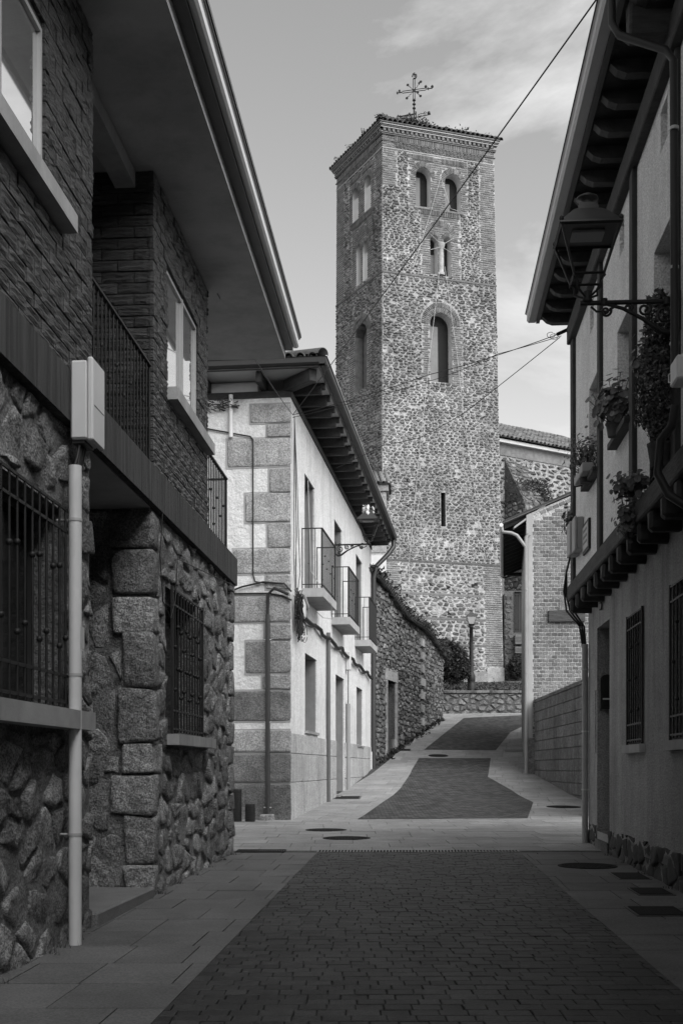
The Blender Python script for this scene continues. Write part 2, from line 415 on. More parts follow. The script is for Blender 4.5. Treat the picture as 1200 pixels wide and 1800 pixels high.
mat('nave_stone', .085, .5, 4, .9, bump=.8, bscale=6, dist=.12, rand=.5)
mat('far_stone', .15, .5, 5, .9, bump=.9, bscale=9, dist=.1, rand=.6)
mat('far_mortar', .09, .3, 6, .95, bump=.7, bscale=12, dist=.06)
mat('wall_brick', .13, .3, 8, .9, bump=.6, bscale=20, dist=.03, rand=.35, speck=.2, ss=30, big=.2)
mat('wall_brick_mortar', .36, .3, 5, .95, bump=.8, bscale=16, dist=.04, speck=.2, ss=20)
mat('block', .18, .4, 7, .95, bump=.9, bscale=22, dist=.05, rand=.15, stain=.4, speck=.3, ss=25)
mat('leaf', .10, .4, 9, .5, bump=0, rand=.6)
mat('leaf_dark', .022, .35, 9, .7, bump=0, rand=.5)
mat('leaf_blade', .045, .3, 9, .7, bump=0, rand=.5)
mat('bark', .05, .3, 9, .9, bump=.6, bscale=30)
mat('cable_black', .015, .1, 3, .6, bump=0)
mat('cable_grey', .10, .1, 3, .6, bump=0)
mat('rope', .42, .1, 3, .9, bump=0)
mat('plastic_white', .55, .04, 3, .45, bump=0)
mat('plastic_grey', .30, .05, 3, .5, bump=0)
mat('pvc', .58, .07, 5, .4, bump=0, stain=.15)
mat('terrace_earth', .06, .3, 4, .95, bump=.7, bscale=25)
mat('door_wood', .035, .3, 5, .7, bump=.4, bscale=20, stretch=(6, 6, .5))
mat('curtain', .35, .1, 8, .9, bump=.3, bscale=10, stretch=(6, 6, .3))
gm = mat('glass', .72, .02, 2, .03, bump=0, metal=.85, big=0)
mat('glass_dark', .012, .02, 2, .12, bump=0, spec=.35, big=0)
mat('led', .22, .1, 60, .4, bump=.2, bscale=150)
mat('plaque_enamel', .42, .05, 5, .4, bump=0)
mat('ink', .03, .1, 5, .5, bump=0)
mat('plinth_stone', .36, .2, 5, .9, bump=.5, bscale=24, dist=.03, rand=.1, speck=.3, ss=35, stain=.25)
mat('soffit_white', .40, .1, 3, .9, bump=.1)
mat('gutter_grey', .022, .1, 3, .55, bump=0, spec=.3)
mat('lamp_hood', .035, .15, 8, .45, bump=0, spec=.4)
mat('screen_grey', .16, .1, 5, .8, bump=0)
mat('kerb_pale', .30, .1, 3, .8, bump=.1)
mat('plinth_dark', .05, .4, 7, .9, bump=.6, bscale=26, dist=.02, rand=.25)
mat('gutter_pale', .36, .06, 3, .4, bump=0, spec=.5)
mat('pvc_dull', .26, .08, 5, .5, bump=0, stain=.1)
mat('lamp_glass', .35, .05, 3, .3, bump=0)
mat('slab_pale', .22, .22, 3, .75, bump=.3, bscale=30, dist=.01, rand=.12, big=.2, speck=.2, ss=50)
mat('timber_rafter', .05, .5, 5, .7, bump=.5, bscale=14, dist=.03, rand=.25)
mat('litter', .09, .5, 20, .9, bump=0, rand=.6)
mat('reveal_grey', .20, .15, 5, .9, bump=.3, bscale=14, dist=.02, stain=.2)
# ------------------------------------------------------------------ ground, pavement, road
def struct(o): o['kind'] = 'structure'; return o
mb = MB(); ys = [-80, -20, -5] + [i * 1.0 for i in range(0, 60)] + [70, 100, 200, 400, 900]; xs = [-400, -60, -8, -4, -2, 0, 2, 4, 6, 10, 60, 400]
vs = [(x, y, zg(y)) for y in ys for x in xs]; nx = len(xs)
mb.add(vs, [(j * nx + i, j * nx + i + 1, (j + 1) * nx + i + 1, (j + 1) * nx + i) for j in range(len(ys) - 1) for i in range(nx - 1)])
struct(mb.build('ground', 'slab_joint'))
def clip_poly(poly, convex):
    k = len(convex); ar = sum(convex[i][0] * convex[(i + 1) % k][1] - convex[(i + 1) % k][0] * convex[i][1] for i in range(k))
    cv = convex if ar > 0 else convex[::-1]
    for i in range(k):
        (x0, y0), (x1, y1) = cv[i], cv[(i + 1) % k]; a, b = (y1 - y0), -(x1 - x0)
        if len(poly) < 3: return []
        poly = clip_half(poly, a, b, a * x0 + b * y0)
    return poly
def flat(poly, t0, t1, m=None):
    m = m or MB(); k = len(poly)
    ar = sum(poly[i][0] * poly[(i + 1) % k][1] - poly[(i + 1) % k][0] * poly[i][1] for i in range(k))
    if ar < 0: poly = poly[::-1]
    vs = [(x, y, zg(y) + t0) for x, y in poly] + [(x, y, zg(y) + t1) for x, y in poly]
    return m.add(vs, [tuple(range(k, 2 * k))] + [(i, (i + 1) % k, k + (i + 1) % k, k + i) for i in range(k)])
def inside(p, poly):
    c = False; k = len(poly)
    for i in range(k):
        (x0, y0), (x1, y1) = poly[i], poly[(i + 1) % k]
        if (y0 > p[1]) != (y1 > p[1]) and p[0] < x0 + (x1 - x0) * (p[1] - y0) / (y1 - y0): c = not c
    return c
KL = lambda Y: -1.199 + .0605 * Y        # kerb lines of the brick carriageway
KR = lambda Y: 1.44 + .052 * Y
Y1 = 14.86
panel2 = [GP(*q) for q in ((628, 1442), (927, 1440), (937, 1412), (898, 1390), (857, 1367), (862, 1334), (736, 1334), (724, 1354), (703, 1388), (675, 1410), (640, 1435))]
panel3 = [GP(*q) for q in ((745, 1319), (871, 1320), (897, 1288), (922, 1276))] + [(8.6, 50.5), (9.3, 54.2)] + [GP(*q) for q in ((920, 1258), (815, 1263))]
pm = MB(); pys = [-20, 3] + [5 + i for i in range(50)]
pm.add([(x, y, zg(y) + .003) for y in pys for x in (-3.2 + .06 * max(y, 0), 3.4 + .1 * max(y, 0))], [(2 * j, 2 * j + 1, 2 * j + 3, 2 * j + 2) for j in range(len(pys) - 1)])
pav = struct(pm.build('pavement', 'slab_joint'))
slabs = []
sr = random.Random(3)
def lay(region, su, sv, sk, seed):
    r = random.Random(seed); x0 = min(p[0] for p in region) - 1; x1 = max(p[0] for p in region) + 1; y0 = min(p[1] for p in region); y1 = max(p[1] for p in region)
    Y = y0; row = 0
    while Y < y1:
        h = sv * r.choice((1, 1, 1.0, 1.25)); X = x0 - sk * (y1 - y0) - r.uniform(0, su)
        while X < x1:
            w = su * r.choice((.8, 1, 1, 1.2)); g = .004
            y_, y2 = Y - y0, Y + h - y0
            q = [(X + g + sk * y_, Y + g), (X + w - g + sk * y_, Y + g), (X + w - g + sk * y2, Y + h - g), (X + g + sk * y2, Y + h - g)]
            q = clip_poly(q, region)
            if len(q) >= 3 and parea(q) > .01:
                cx = sum(p[0] for p in q) / len(q); cy = sum(p[1] for p in q) / len(q)
                if not all(inside(p, panel2) for p in q) and not all(inside(p, panel3) for p in q):
                    slabs.append(flat(q, -.03, .012 + r.uniform(-.002, .002)))
            X += w
        Y += h
lay([(-2.4 + .0667 * 3, 3), (KL(3) - .004, 3), (KL(Y1) - .004, Y1), (-2.4 + .0667 * Y1, Y1)], .5, .62, .06, 1)
lay([(KR(3) + .004, 3), (2.45 + .0667 * 3, 3), (2.45 + .0667 * Y1, Y1), (KR(Y1) + .004, Y1)], .55, .62, .06, 2)
lay([(-6, Y1 + .26), (6.5, Y1 + .26), (6.5, 22.2), (-6, 22.2)], .66, .62, .0, 3)
lay([(-1.2, 22.2), (6.4, 22.2), (6.9, 36), (.9, 36)], .6, .7, .12, 4)
lay([(.9, 36), (6.9, 36), (9.5, 54.3), (4.3, 54.3)], .7, .9, .15, 5)
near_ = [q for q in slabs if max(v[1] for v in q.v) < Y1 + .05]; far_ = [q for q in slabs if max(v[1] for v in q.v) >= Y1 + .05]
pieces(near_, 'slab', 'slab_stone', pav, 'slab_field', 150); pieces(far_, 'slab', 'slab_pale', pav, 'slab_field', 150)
rd = MB(); rd.add([(KL(y), y, zg(y) + .006) for y in (-30, Y1)] + [(KR(y), y, zg(y) + .006) for y in (Y1, -30)], [(3, 2, 1, 0)])
road = struct(rd.build('road', 'paver_joint'))
road.data.flip_normals() if road.data.polygons[0].normal.z < 0 else None
bricks = []; Y = 4.4; row = 0; br = random.Random(5)
while Y < Y1 - .02:
    h = .122 * br.uniform(.94, 1.06); X = KL(Y) - br.uniform(0, .16)
    while X < KR(Y):
        w = .138 * br.choice((.8, 1, 1, 1.0, 1.2)); g = .0021; j = lambda: br.uniform(-.003, .003)
        q = [(X + g + j(), Y + g + j()), (X + w - g + j(), Y + g + j()), (X + w - g + j(), Y + h - g + j()), (X + g + j(), Y + h - g + j())]
        q = clip_half(q, -1, .0605, 1.199 - .003); q = clip_half(q, 1, -.052, 1.44 - .003) if len(q) > 2 else q
        if len(q) > 2 and parea(q) > .001:
            b = MB(); k = len(q); cx = sum(p[0] for p in q) / k; cy = sum(p[1] for p in q) / k; dz = br.uniform(-.0022, .0022); tx, ty = br.uniform(-.012, .012), br.uniform(-.012, .012)
            ar = sum(q[i][0] * q[(i + 1) % k][1] - q[(i + 1) % k][0] * q[i][1] for i in range(k))
            if ar < 0: q = q[::-1]
            z = lambda x, y: zg(y) + dz + tx * (x - cx) + ty * (y - cy)
            b.add([(x, y, zg(y) - .02) for x, y in q] + [(x, y, z(x, y) + .0145) for x, y in q] + [(cx + (x - cx) * .93, cy + (y - cy) * .93, z(x, y) + .018) for x, y in q],
                  [tuple(range(2 * k, 3 * k))] + [(a * k + i, a * k + (i + 1) % k, (a + 1) * k + (i + 1) % k, (a + 1) * k + i) for a in (0, 1) for i in range(k)])
            bricks.append(b)
        X += w
    Y += h; row += 1
pieces(bricks, 'paving_brick', 'paver', road, 'paving_brick_field', 290)
def sheet(poly, t, name, m):
    k = len(poly); y0 = min(p[1] for p in poly); y1 = max(p[1] for p in poly); M = MB(); y = y0
    while y < y1 - 1e-6:
        yn = min(y1, y + 1.0)
        q = clip_half(clip_half(poly, 0, -1, -y), 0, 1, yn)
        if len(q) > 2:
            ar = sum(q[i][0] * q[(i + 1) % len(q)][1] - q[(i + 1) % len(q)][0] * q[i][1] for i in range(len(q)))
            if ar < 0: q = q[::-1]
            M.add([(x, yy, zg(yy) + t) for x, yy in q], [tuple(range(len(q)))])
        y = yn
    return struct(M.build(name, m))
sheet(panel2, .019, 'road', 'paver_far'); sheet(panel3, .019, 'road', 'paver_far')
# kerb stones closing the top of the street
a, b = GP(778, 1264), (9.6, 55.0)
# round and square covers, gratings
def disc_cover(x, y, r, label, name='manhole_cover'):
    X, Y = GP(x, y); z = zg(Y) + .012; sl = (zg(Y + .3) - zg(Y - .3)) / .6; t = thing(name, label, 'manhole cover', (X, Y, z)); c = Vector((X, Y, z)); ax = (Vector((1, 0, 0)), Vector((0, 1, sl)), Vector((0, -sl, 1)))
    MB().lathe(c, [(r, -.01), (r, .008), (r * .9, .01), (r * .88, .004), (0.01, .004)], 32, False, ax).build('rim', 'cast_iron', t)
    m = MB()
    for i in range(-6, 7):
        for j in range(-6, 7):
            if (i * i + j * j) ** .5 * .13 < .82:
                q = c + ax[0] * (i * .13 * r) + ax[1] * (j * .13 * r) + ax[2] * .007; m.box(q, ax[0] * r * .045, ax[1] * r * .045, ax[2] * .003)
    m.build('stud_pattern', 'cast_iron', t, kind='stuff')
disc_cover(609, 1475.5, .345, 'round iron manhole cover on the pale paving just past the slot drain')
disc_cover(573, 1461, .33, 'round iron manhole cover by the corner of the white house')
disc_cover(1032, 1525, .32, 'round iron manhole cover beside the brick road outside the timbered house')
disc_cover(770, 1329.5, .34, 'round iron manhole cover in the pale strip between two brick road panels')
disc_cover(990, 1420, .36, 'round iron manhole cover below the concrete block wall')
def rect_cover(x0, x1, y0, y1, label, m='cast_iron'):
    pts = [GP(x0, y1), GP(x1, y1)]; Yf = GP((x0 + x1) / 2, y0)[1]; Yn = pts[0][1]; t = None
    poly = [(pts[0][0], Yn), (pts[1][0], Yn), (pts[1][0] + .06 * (Yf - Yn), Yf), (pts[0][0] + .06 * (Yf - Yn), Yf)]
    cx = sum(p[0] for p in poly) / 4; cy = sum(p[1] for p in poly) / 4; t = thing('service_cover', label, 'service cover', (cx, cy, zg(cy)))
    flat(poly, -.02, .017).build('frame', 'dark_metal', t)
    sh = [(cx + (x - cx) * .88, cy + (y - cy) * .88) for x, y in poly]; flat(sh, 0, .021).build('lid', m, t)
rect_cover(1088, 1146, 1537, 1549, 'small square cover by the stone plinth, furthest up of three')
rect_cover(1122, 1188, 1564, 1577, 'small square cover by the stone plinth, middle of three')
rect_cover(1119, 1215, 1597, 1614, 'larger rectangular cover by the stone plinth, lowest of three')
rect_cover(585, 632, 1401, 1406, 'flat rectangular cover at the foot of the white house wall')
rect_cover(690, 722, 1317.5, 1321, 'flat rectangular cover by the old doorway in the rubble wall')
rect_cover(887, 920, 1318.5, 1322, 'flat rectangular cover by the foot of the brick house', 'dark_metal')
def grate(X0, X1, Ya, Yb, n, label, name):
    cx, cy = (X0 + X1) / 2, (Ya + Yb) / 2; t = thing(name, label, 'drain', (cx, cy, zg(cy)))
    flat([(X0, Ya), (X1, Ya), (X1, Yb), (X0, Yb)], -.02, .006).build('channel', 'dark_void', t)
    m = MB(); w = .010
    flat([(X0, Ya), (X1, Ya), (X1, Ya + w * 1.6), (X0, Ya + w * 1.6)], 0, .02, m); flat([(X0, Yb - w * 1.6), (X1, Yb - w * 1.6), (X1, Yb), (X0, Yb)], 0, .02, m); m.build('rim', 'cast_iron', t)
    m = MB()
    for i in range(n + 1):
        x = X0 + (X1 - X0) * i / n; flat([(x - .009, Ya), (x + .009, Ya), (x + .009 + .012, Yb), (x - .009 + .012, Yb)], 0, .0185, m)
    m.build('cross_bars', 'sill_concrete' if name == 'slot_drain' else 'cast_iron', t, kind='stuff')
grate(KL(Y1) + .0, KR(Y1), Y1 + .005, Y1 + .155 + .1, 62, 'long slotted drain channel across the end of the dark brick road', 'slot_drain')
ga = GP(413, 1501); grate(ga[0], ga[0] + .6, ga[1], ga[1] + .42, 20, 'square iron drain grating by the corner of the stone house', 'drain_grating')

# ------------------------------------------------------------------ left: stone and dark brick house
S_L = .0667
LF = Fr((-2.333, 0), (S_L, 1), (1, -S_L)); dL = Vector((S_L, 1)).normalized(); nL = LF.n
LH = thing('stone_house', 'rubble stone house with dark rustic brick upper floor and deep plastered eaves', 'house', tuple(LF.p(9, zg(9))))
UA, UB, UB2, UE, UE2 = 8.44, 10.30, 10.42, 14.75, 13.06
ZL0, ZL1, ZL2 = 3.50, 3.83, 6.47
SB = Fr(LF.p(UB, 0).xy, tuple(-nL), tuple(-dL))        # porch side wall, faces the camera
SB2 = Fr(LF.p(UB2, 0).xy, tuple(-nL), tuple(-dL))
winLA = (6.1, 7.79, 1.62, 2.93); winLB = (10.95, 12.47, 1.56, 2.92); winUA = (5.9, 7.42, 4.85, 5.84); winUB = (11.02, 12.5, 4.76, 5.86)
m = MB()
m.panel(LF, rect(-14, UA, -.4, ZL0), [rect(*winLA)], -.012, .28)
m.panel(LF, rect(UB, UE, -.2, ZL0), [rect(*winLB)], -.012, .28)
m.panel(SB, rect(.012, 1.7, -.2, ZL0), [], -.012)
m.build('lower_wall', 'mortar_dark', LH)
m = MB()                         # hidden faces that close the volume
for (fr, u0, u1, z0, z1, w0, w1) in ((LF, -14, UA - .02, -.3, ZL0 - .01, -4.9, -.36), (LF, UB + .36, UE - .02, -.3, ZL0 - .01, -4.9, -.36), (LF, UA - .4, UB + .4, -.3, ZL0 - .01, -4.9, -1.65)):
    m.fbox(fr, u0, u1, z0, z1, w0, w1)
m.fbox(LF, UE - .05, UE - .001, -.3, ZL0, -4.9, -.07)
m.fbox(LF, UA - .05, UA - .004, -.3, ZL0, -1.7, -.06)
m.build('inner_walls', 'mortar_dark', LH)
def rock(M, c, ax, ay, az, amp):      # a roughly squared block, rounded and uneven
    c = Vector(c); ax, ay, az = Vector(ax), Vector(ay), Vector(az); sgn = ax.cross(ay).dot(az) > 0; sd = Vector((rng.uniform(0, 99), rng.uniform(0, 99), rng.uniform(0, 99))); g = (-1, -.8, .8, 1); ids = {}; vs = []; fs = []
    def vid(i, j, k):
        if (i, j, k) in ids: return ids[(i, j, k)]
        x, y, z = g[i], g[j], g[k]; e = sum(1 for t in (x, y, z) if abs(t) == 1); f = 1 - .03 * max(0, e - 1)
        p = c + ax * x * f + ay * y * f + az * z * (1 - .03 * max(0, e - 1)); p += Vector((mnoise.noise(p * 5 + sd), mnoise.noise(p * 5 + sd * 2), mnoise.noise(p * 5 - sd))) * amp
        ids[(i, j, k)] = len(vs); vs.append(p); return ids[(i, j, k)]
    for f in range(3):
        for side in (0, 3):
            for a in range(3):
                for b in range(3):
                    q = []
                    for (da, db) in ((0, 0), (1, 0), (1, 1), (0, 1)):
                        t = [0, 0, 0]; t[f] = side; t[(f + 1) % 3] = a + da; t[(f + 2) % 3] = b + db; q.append(vid(*t))
                    fs.append(tuple(q if (side == 3) == sgn else q[::-1]))
    M.add(vs, fs, True)
stones = []
cor = []                         # corner blocks of the porch
z = .12
while z < ZL0 - .15:
    h = min(rng.uniform(.2, .46), ZL0 - .02 - z); a = rng.choice((.2, .4)) * rng.uniform(.7, 1.25); b = max(.12, (.56 - a)) * rng.uniform(.6, 1.25)
    cor.append((z, z + h, a, b)); z += h + .018
exA = [(winLA[0] - .05, winLA[1] + .03, winLA[2] - .14, winLA[3] + .05)]
exB = [(winLB[0] - .03, winLB[1] + .03, winLB[2] - .12, winLB[3] + .04)] + [(UB - .1, UB + a, z0, z1) for z0, z1, a, b in cor]
PL = lambda u, z, w: LF.p(u, z, w - .05)
PS = lambda u, z, w: SB.p(u, z, w - .05)
for poly in rubble_cells(4.2, UA, .0, ZL0, .36, .235, exA, .45, 11): stones.append(stone(PL, poly, .015, rng.uniform(.044, .066), rough=.08))
for poly in rubble_cells(UB, UE, .02, ZL0, .36, .235, exB, .45, 12): stones.append(stone(PL, poly, .015, rng.uniform(.044, .066), rough=.08))
for poly in rubble_cells(.02, 1.6, .1, ZL0, .34, .30, [(-.2, b, z0, z1) for z0, z1, a, b in cor], .36, 13): stones.append(stone(PS, poly, .015, rng.uniform(.044, .064), rough=.08))
for z0, z1, a, b in cor:
    c = LF.p(UB + a / 2 - .03, (z0 + z1) / 2, -b / 2 + .03); q = MB()
    rock(q, c, Vector((dL.x, dL.y, 0)) * (a / 2 + .012), Vector((nL.x, nL.y, 0)) * (b / 2 + .012), Vector((0, 0, (z1 - z0) / 2 + .004)), .045); stones.append(q)
for u in (UE,):                  # far corner blocks
    z = .1
    while z < ZL0 - .1:
        h = min(rng.uniform(.22, .4), ZL0 - z); a = rng.uniform(.2, .4); q = MB()
        rock(q, LF.p(u - a / 2 + .02, z + h / 2, -.2), Vector((dL.x, dL.y, 0)) * a / 2, Vector((nL.x, nL.y, 0)) * .23, Vector((0, 0, h / 2 - .004)), .03); stones.append(q); z += h
pieces(stones, 'stone', 'rough_stone', LH, 'stone_field', 300)
# floor band, loggia floor
m = MB(); m.fbox(LF, -14, UE + .03, ZL0, ZL1, -.25, .06); m.build('floor_band', 'band_concrete', LH)
m = MB(); m.fbox(LF, UA - .2, UE, ZL0 + .02, ZL1 - .02, -4.9, -.25); m.build('balcony_floor', 'soffit_plaster', LH)
m = MB(); m.fbox(LF, UA, UB, ZL0 - .012, ZL0 - .002, -1.6, .0); m.build('porch_ceiling', 'soffit_plaster', LH)
# upper brick walls
m = MB()
m.panel(LF, rect(-14, UA + .05, ZL1, ZL2), [rect(*winUA)], -.03, .22)
m.panel(LF, rect(UB2, UE2, ZL1, ZL2), [rect(*winUB)], -.03, .22)
m.panel(SB2, rect(.03, 1.7, ZL1, ZL2), [], -.03)
m.build('upper_wall', 'brick_mortar', LH)
m = MB()
for (u0, u1, w1) in ((-14, UA + .03, -.27), (UB2 + .27, UE2 - .02, -.27), (UA - .4, UB2 + .4, -1.65)): m.fbox(LF, u0, u1, ZL1 + .005, ZL2 - .005, -4.9, w1)
m.fbox(LF, UE2 - .06, UE2 - .001, ZL1, ZL2, -4.9, -.04)
m.fbox(LF, UA - .02, UA + .046, ZL1, ZL2, -1.7, -.04)
m.build('inner_walls', 'brick_mortar', LH)
rb = []
def rustic(B, fr, u0, u1, z0, z1, base, t, nx=5, nz=4):      # brick with a combed, wavy face
    vs = []; sd = rng.uniform(0, 50); flip = (fr.p(1, 0) - fr.p(0, 0)).cross(Vector((0, 0, 1))).dot(Vector((fr.n.x, fr.n.y, 0))) < 0
    for j in range(nz + 1):
        for i in range(nx + 1):
            u = lerp(u0, u1, i / nx); e = (i in (0, nx)) + (j in (0, nz)); zz = lerp(z0, z1, j / nz) + (0 if e else rng.uniform(-.006, .006))
            w = t - (.006 if e else 0) + (.007 if (j % 2) else -.005) * (0 if e else 1) + .0035 * mnoise.noise(Vector((u * 9 + sd, j * .9, sd))); vs.append(fr.p(u, zz, w))
    k = nx + 1; fs = [(j * k + i, j * k + i + 1, (j + 1) * k + i + 1, (j + 1) * k + i) for j in range(nz) for i in range(nx)]
    b = len(vs); rim = [(0, 0), (nx, 0), (nx, nz), (0, nz)]
    for (i, j) in rim: vs.append(fr.p(lerp(u0, u1, i / nx), lerp(z0, z1, j / nz), base))
    ci = [j * k + i for i, j in rim]
    for a in range(4): fs.append((b + a, b + (a + 1) % 4, ci[(a + 1) % 4], ci[a]))
    B.add(vs, [f[::-1] for f in fs] if flip else fs)
def brick_wall(fr, u0, u1, z0, z1, L, h, ex, base, out, ends=0):
    z = z0; row = 0
    while z < z1 - .03:
        hh = min(h, z1 - z); u = u0 - (L / 2 if row % 2 else 0)
        while u < u1:
            a, b = max(u, u0), min(u + L, u1); g = .005
            segs = [(a, b)]
            for (e0, e1, f0, f1) in ex:
                if z + hh > f0 + .01 and z < f1 - .01:
                    ns = []
                    for (p, q) in segs:
                        if q <= e0 or p >= e1: ns.append((p, q)); continue
                        if p < e0: ns.append((p, e0))
                        if q > e1: ns.append((e1, q))
                    segs = ns
            for (p, q) in segs:
                if q - p < .03: continue
                t = out + rng.uniform(-.006, .006); B = MB()
                D = Vector((fr.d.x, fr.d.y, 0)); NN = Vector((fr.n.x, fr.n.y, 0))
                rustic(B, fr, p + g, q - g, z + g, z + hh - g, base, t); rb.append(B)
            u += L
        z += hh; row += 1
brick_wall(LF, 4.6, UA + .05, ZL1, ZL2, .29, .098, [winUA, (5.7, 7.78, 4.73, 4.85)], -.05, .004)
brick_wall(LF, UB2, UE2, ZL1, ZL2, .29, .098, [winUB], -.05, .004)
brick_wall(SB2, .03, 1.6, ZL1, ZL2, .29, .098, [], -.05, -.006)
pieces(rb, 'brick', 'rustic_brick', LH, 'brickwork', 300)
# soffit, lintel beam, gutter, roof
m = MB(); m.fbox(LF, -14, 15.27, ZL2, ZL2 + .12, -1.9, .60); m.build('soffit', 'soffit_plaster', LH)
m = MB(); m.fbox(LF, UA + .0, UB2, ZL2 - .15, ZL2 - .004, -.34, -.16); m.build('lintel', 'sill_concrete', LH)
m = MB(); m.fbox(LF, -14, 15.27, ZL2 + .10, ZL2 + .22, .604, .70); m.build('eave_board', 'dark_metal', LH)
m = MB()
prof = [(.704, ZL2 + .14), (.75, ZL2 + .14), (.77, ZL2 + .16), (.77, ZL2 + .24), (.78, ZL2 + .25), (.704, ZL2 + .25)]
k = len(prof); vs = [LF.p(u, z, w) for u in (-14, 15.3) for w, z in prof]
m.add(vs, [tuple(range(k))[::-1], tuple(range(k, 2 * k))] + [(i, (i + 1) % k, k + (i + 1) % k, k + i)[::-1] for i in range(k)]); m.build('gutter', 'white_metal', LH)
m = MB(); m.fbox(LF, -14, 15.3, ZL2 + .252, ZL2 + .27, .70, .79); m.build('gutter_lip', 'dark_metal', LH)
m = MB(); m.prism(Fr(LF.p(-14, 0).xy, tuple(nL), tuple(-dL)), [(.80, ZL2 + .28), (.80, ZL2 + .32), (-4.9, ZL2 + 2.1), (-4.9, ZL2 + .125), (.60, ZL2 + .125), (.60, ZL2 + .27)], 0, -29.4); m.build('roof', 'tile', LH)

def window(fr, win, parent, back=.16, grille=False, glass='glass', frame='grey_metal', sill=None, mull=(.5,), shade='dark_void', fw=.045):
    u0, u1, z0, z1 = win; wv = MB(); w1 = -back
    for a in ((u0, u0 + fw, z0, z1), (u1 - fw, u1, z0, z1), (u0, u1, z0, z0 + fw), (u0, u1, z1 - fw, z1)): wv.fbox(fr, a[0], a[1], a[2], a[3], w1 - .05, w1)
    for t in mull:
        c = u0 + (u1 - u0) * t; wv.fbox(fr, c - fw * .6, c + fw * .6, z0, z1, w1 - .045, w1 + .008)
    f = wv.build('window_frame', frame, parent)
    MB().fbox(fr, u0 + fw, u1 - fw, z0 + fw, z1 - fw, w1 - .035, w1 - .025).build('pane', glass, f)
    MB().fbox(fr, u0 - .02, u1 + .02, z0 - .02, z1 + .02, w1 - .09, w1 - .06).build('backing', shade, f)
    if sill:
        s0, s1, sz0, sz1, sw = sill; MB().fbox(fr, s0, s1, sz0, sz1, -max(back, .1), sw).build('sill', 'sill_concrete', parent)
    return f
window(LF, winUA, LH, .02, fw=.03, sill=(5.6, 7.78, 4.73, 4.845, .10))
window(LF, winUB, LH, .02, fw=.03, sill=(10.98, 12.95, 4.64, 4.757, .10))
window(LF, winLA, LH, .2, glass='glass_dark', frame='dark_metal', sill=(5.6, 8.06, 1.50, 1.62, .14))
window(LF, winLB, LH, .2, glass='glass_dark', frame='dark_metal', sill=(10.9, 12.85, 1.46, 1.56, .13))
def grille(fr, win, parent, n, w, r=.009, knobs=((.35,), (.68,), (.3, .7)), mat_='iron'):
    u0, u1, z0, z1 = win; g = MB()
    for z in (z0 + .05, z0 + .22, z1 - .16, z1 - .02): g.fbox(fr, u0, u1, z - .009, z + .009, w - .006, w + .006)
    for u in (u0 + .01, u1 - .01): g.fbox(fr, u - .012, u + .012, z0, z1, w - .012, w + .012)
    go = g.build('grille', mat_, parent)
    for i in range(1, n):
        u = u0 + (u1 - u0) * i / n; bar_mesh(fr.p(u, z0 + .02, w), fr.p(u, z1 - .02, w), r, knobs[i % len(knobs)], 2.3).build('bar', mat_, go)
grille(LF, (winLA[0], winLA[1] + .02, winLA[2], winLA[3]), LH, 13, .05)
grille(LF, (winLB[0], winLB[1] + .02, winLB[2], winLB[3]), LH, 11, .05, knobs=((.25, .45, .72), (.3, .6), (.45, .75)))
def railing(fr, u0, u1, z0, z1, w, n, parent, name='railing', r=.007, mat_='iron', knobs=((), (.42,), (), (.6,)), top=.014):
    g = MB(); g.fbox(fr, u0, u1, z1 - top, z1 + .004, w - .018, w + .018); g.fbox(fr, u0, u1, z0 + .07, z0 + .085, w - .012, w + .012)
    go = g.build(name, mat_, parent)
    for i in range(n + 1):
        u = lerp(u0 + .01, u1 - .01, i / n); bar_mesh(fr.p(u, z0, w), fr.p(u, z1 - .01, w), r if 0 < i < n else r * 1.5, knobs[i % len(knobs)] if 0 < i < n else (), 1.8, 5).build('bar', mat_, go)
    return go
railing(LF, UA + .06, UB2 - .02, ZL1, 4.76, -.03, 17, LH, 'balcony_railing', r=.008)
railing(LF, UE2 + .02, UE - .25, ZL1, 4.76, -.03, 13, LH, 'corner_railing', r=.008)
rx = Fr(LF.p(UE - .25, 0).xy, tuple(-nL), tuple(dL)); railing(rx, .03, 1.2, ZL1, 4.76, -.0, 8, LH, 'corner_railing', r=.008)
# porch: step and door
MB().cbox(LF.p((UA + UB) / 2, .105, -.62), Vector((dL.x, dL.y, 0)) * ((UB - UA) / 2 - .03), Vector((nL.x, nL.y, 0)) * .66, Vector((0, 0, .115)), .012, .004).build('doorstep', 'granite_step', LH)
m = MB(); m.fbox(LF, UA + .35, UB - .35, .22, 2.35, -1.645, -1.58); dr = m.build('door', 'door_wood', LH)
MB().tube([LF.p(UB - .5, 1.25, -1.58), LF.p(UB - .5, 1.25, -1.53), LF.p(UB - .6, 1.25, -1.53)], .01).build('handle', 'grey_metal', dr)
# meter box, its riser pipe and clamps
bx = thing('junction_box', 'pale plastic cable box fixed above the white riser pipe on the stone house', 'junction box', tuple(LF.p(7.86, 3.37, .12)))
D3, N3, Z3 = Vector((dL.x, dL.y, 0)), Vector((nL.x, nL.y, 0)), Vector((0, 0, 1))
MB().cbox(LF.p(7.86, 3.635, .12), D3 * .13, N3 * .055, Z3 * .255, .012).build('body', 'plastic_white', bx)
MB().cbox(LF.p(7.87, 3.64, .195), D3 * .145, N3 * .020, Z3 * .27, .01).build('lid', 'plastic_white', bx)
MB().cbox(LF.p(7.86, 3.37, .11), D3 * .1, N3 * .045, Z3 * .012, .004).build('cable_entry', 'dark_metal', bx)
rp = thing('riser_pipe', 'pale grey plastic pipe with steel clamps running up the stone house to the cable box', 'pipe', tuple(LF.p(7.72, zg(7.7), .1)))
MB().tube([LF.p(7.72, zg(7.72), .10), LF.p(7.72, 3.2, .10)], .042, 16).build('pipe', 'pvc', rp)
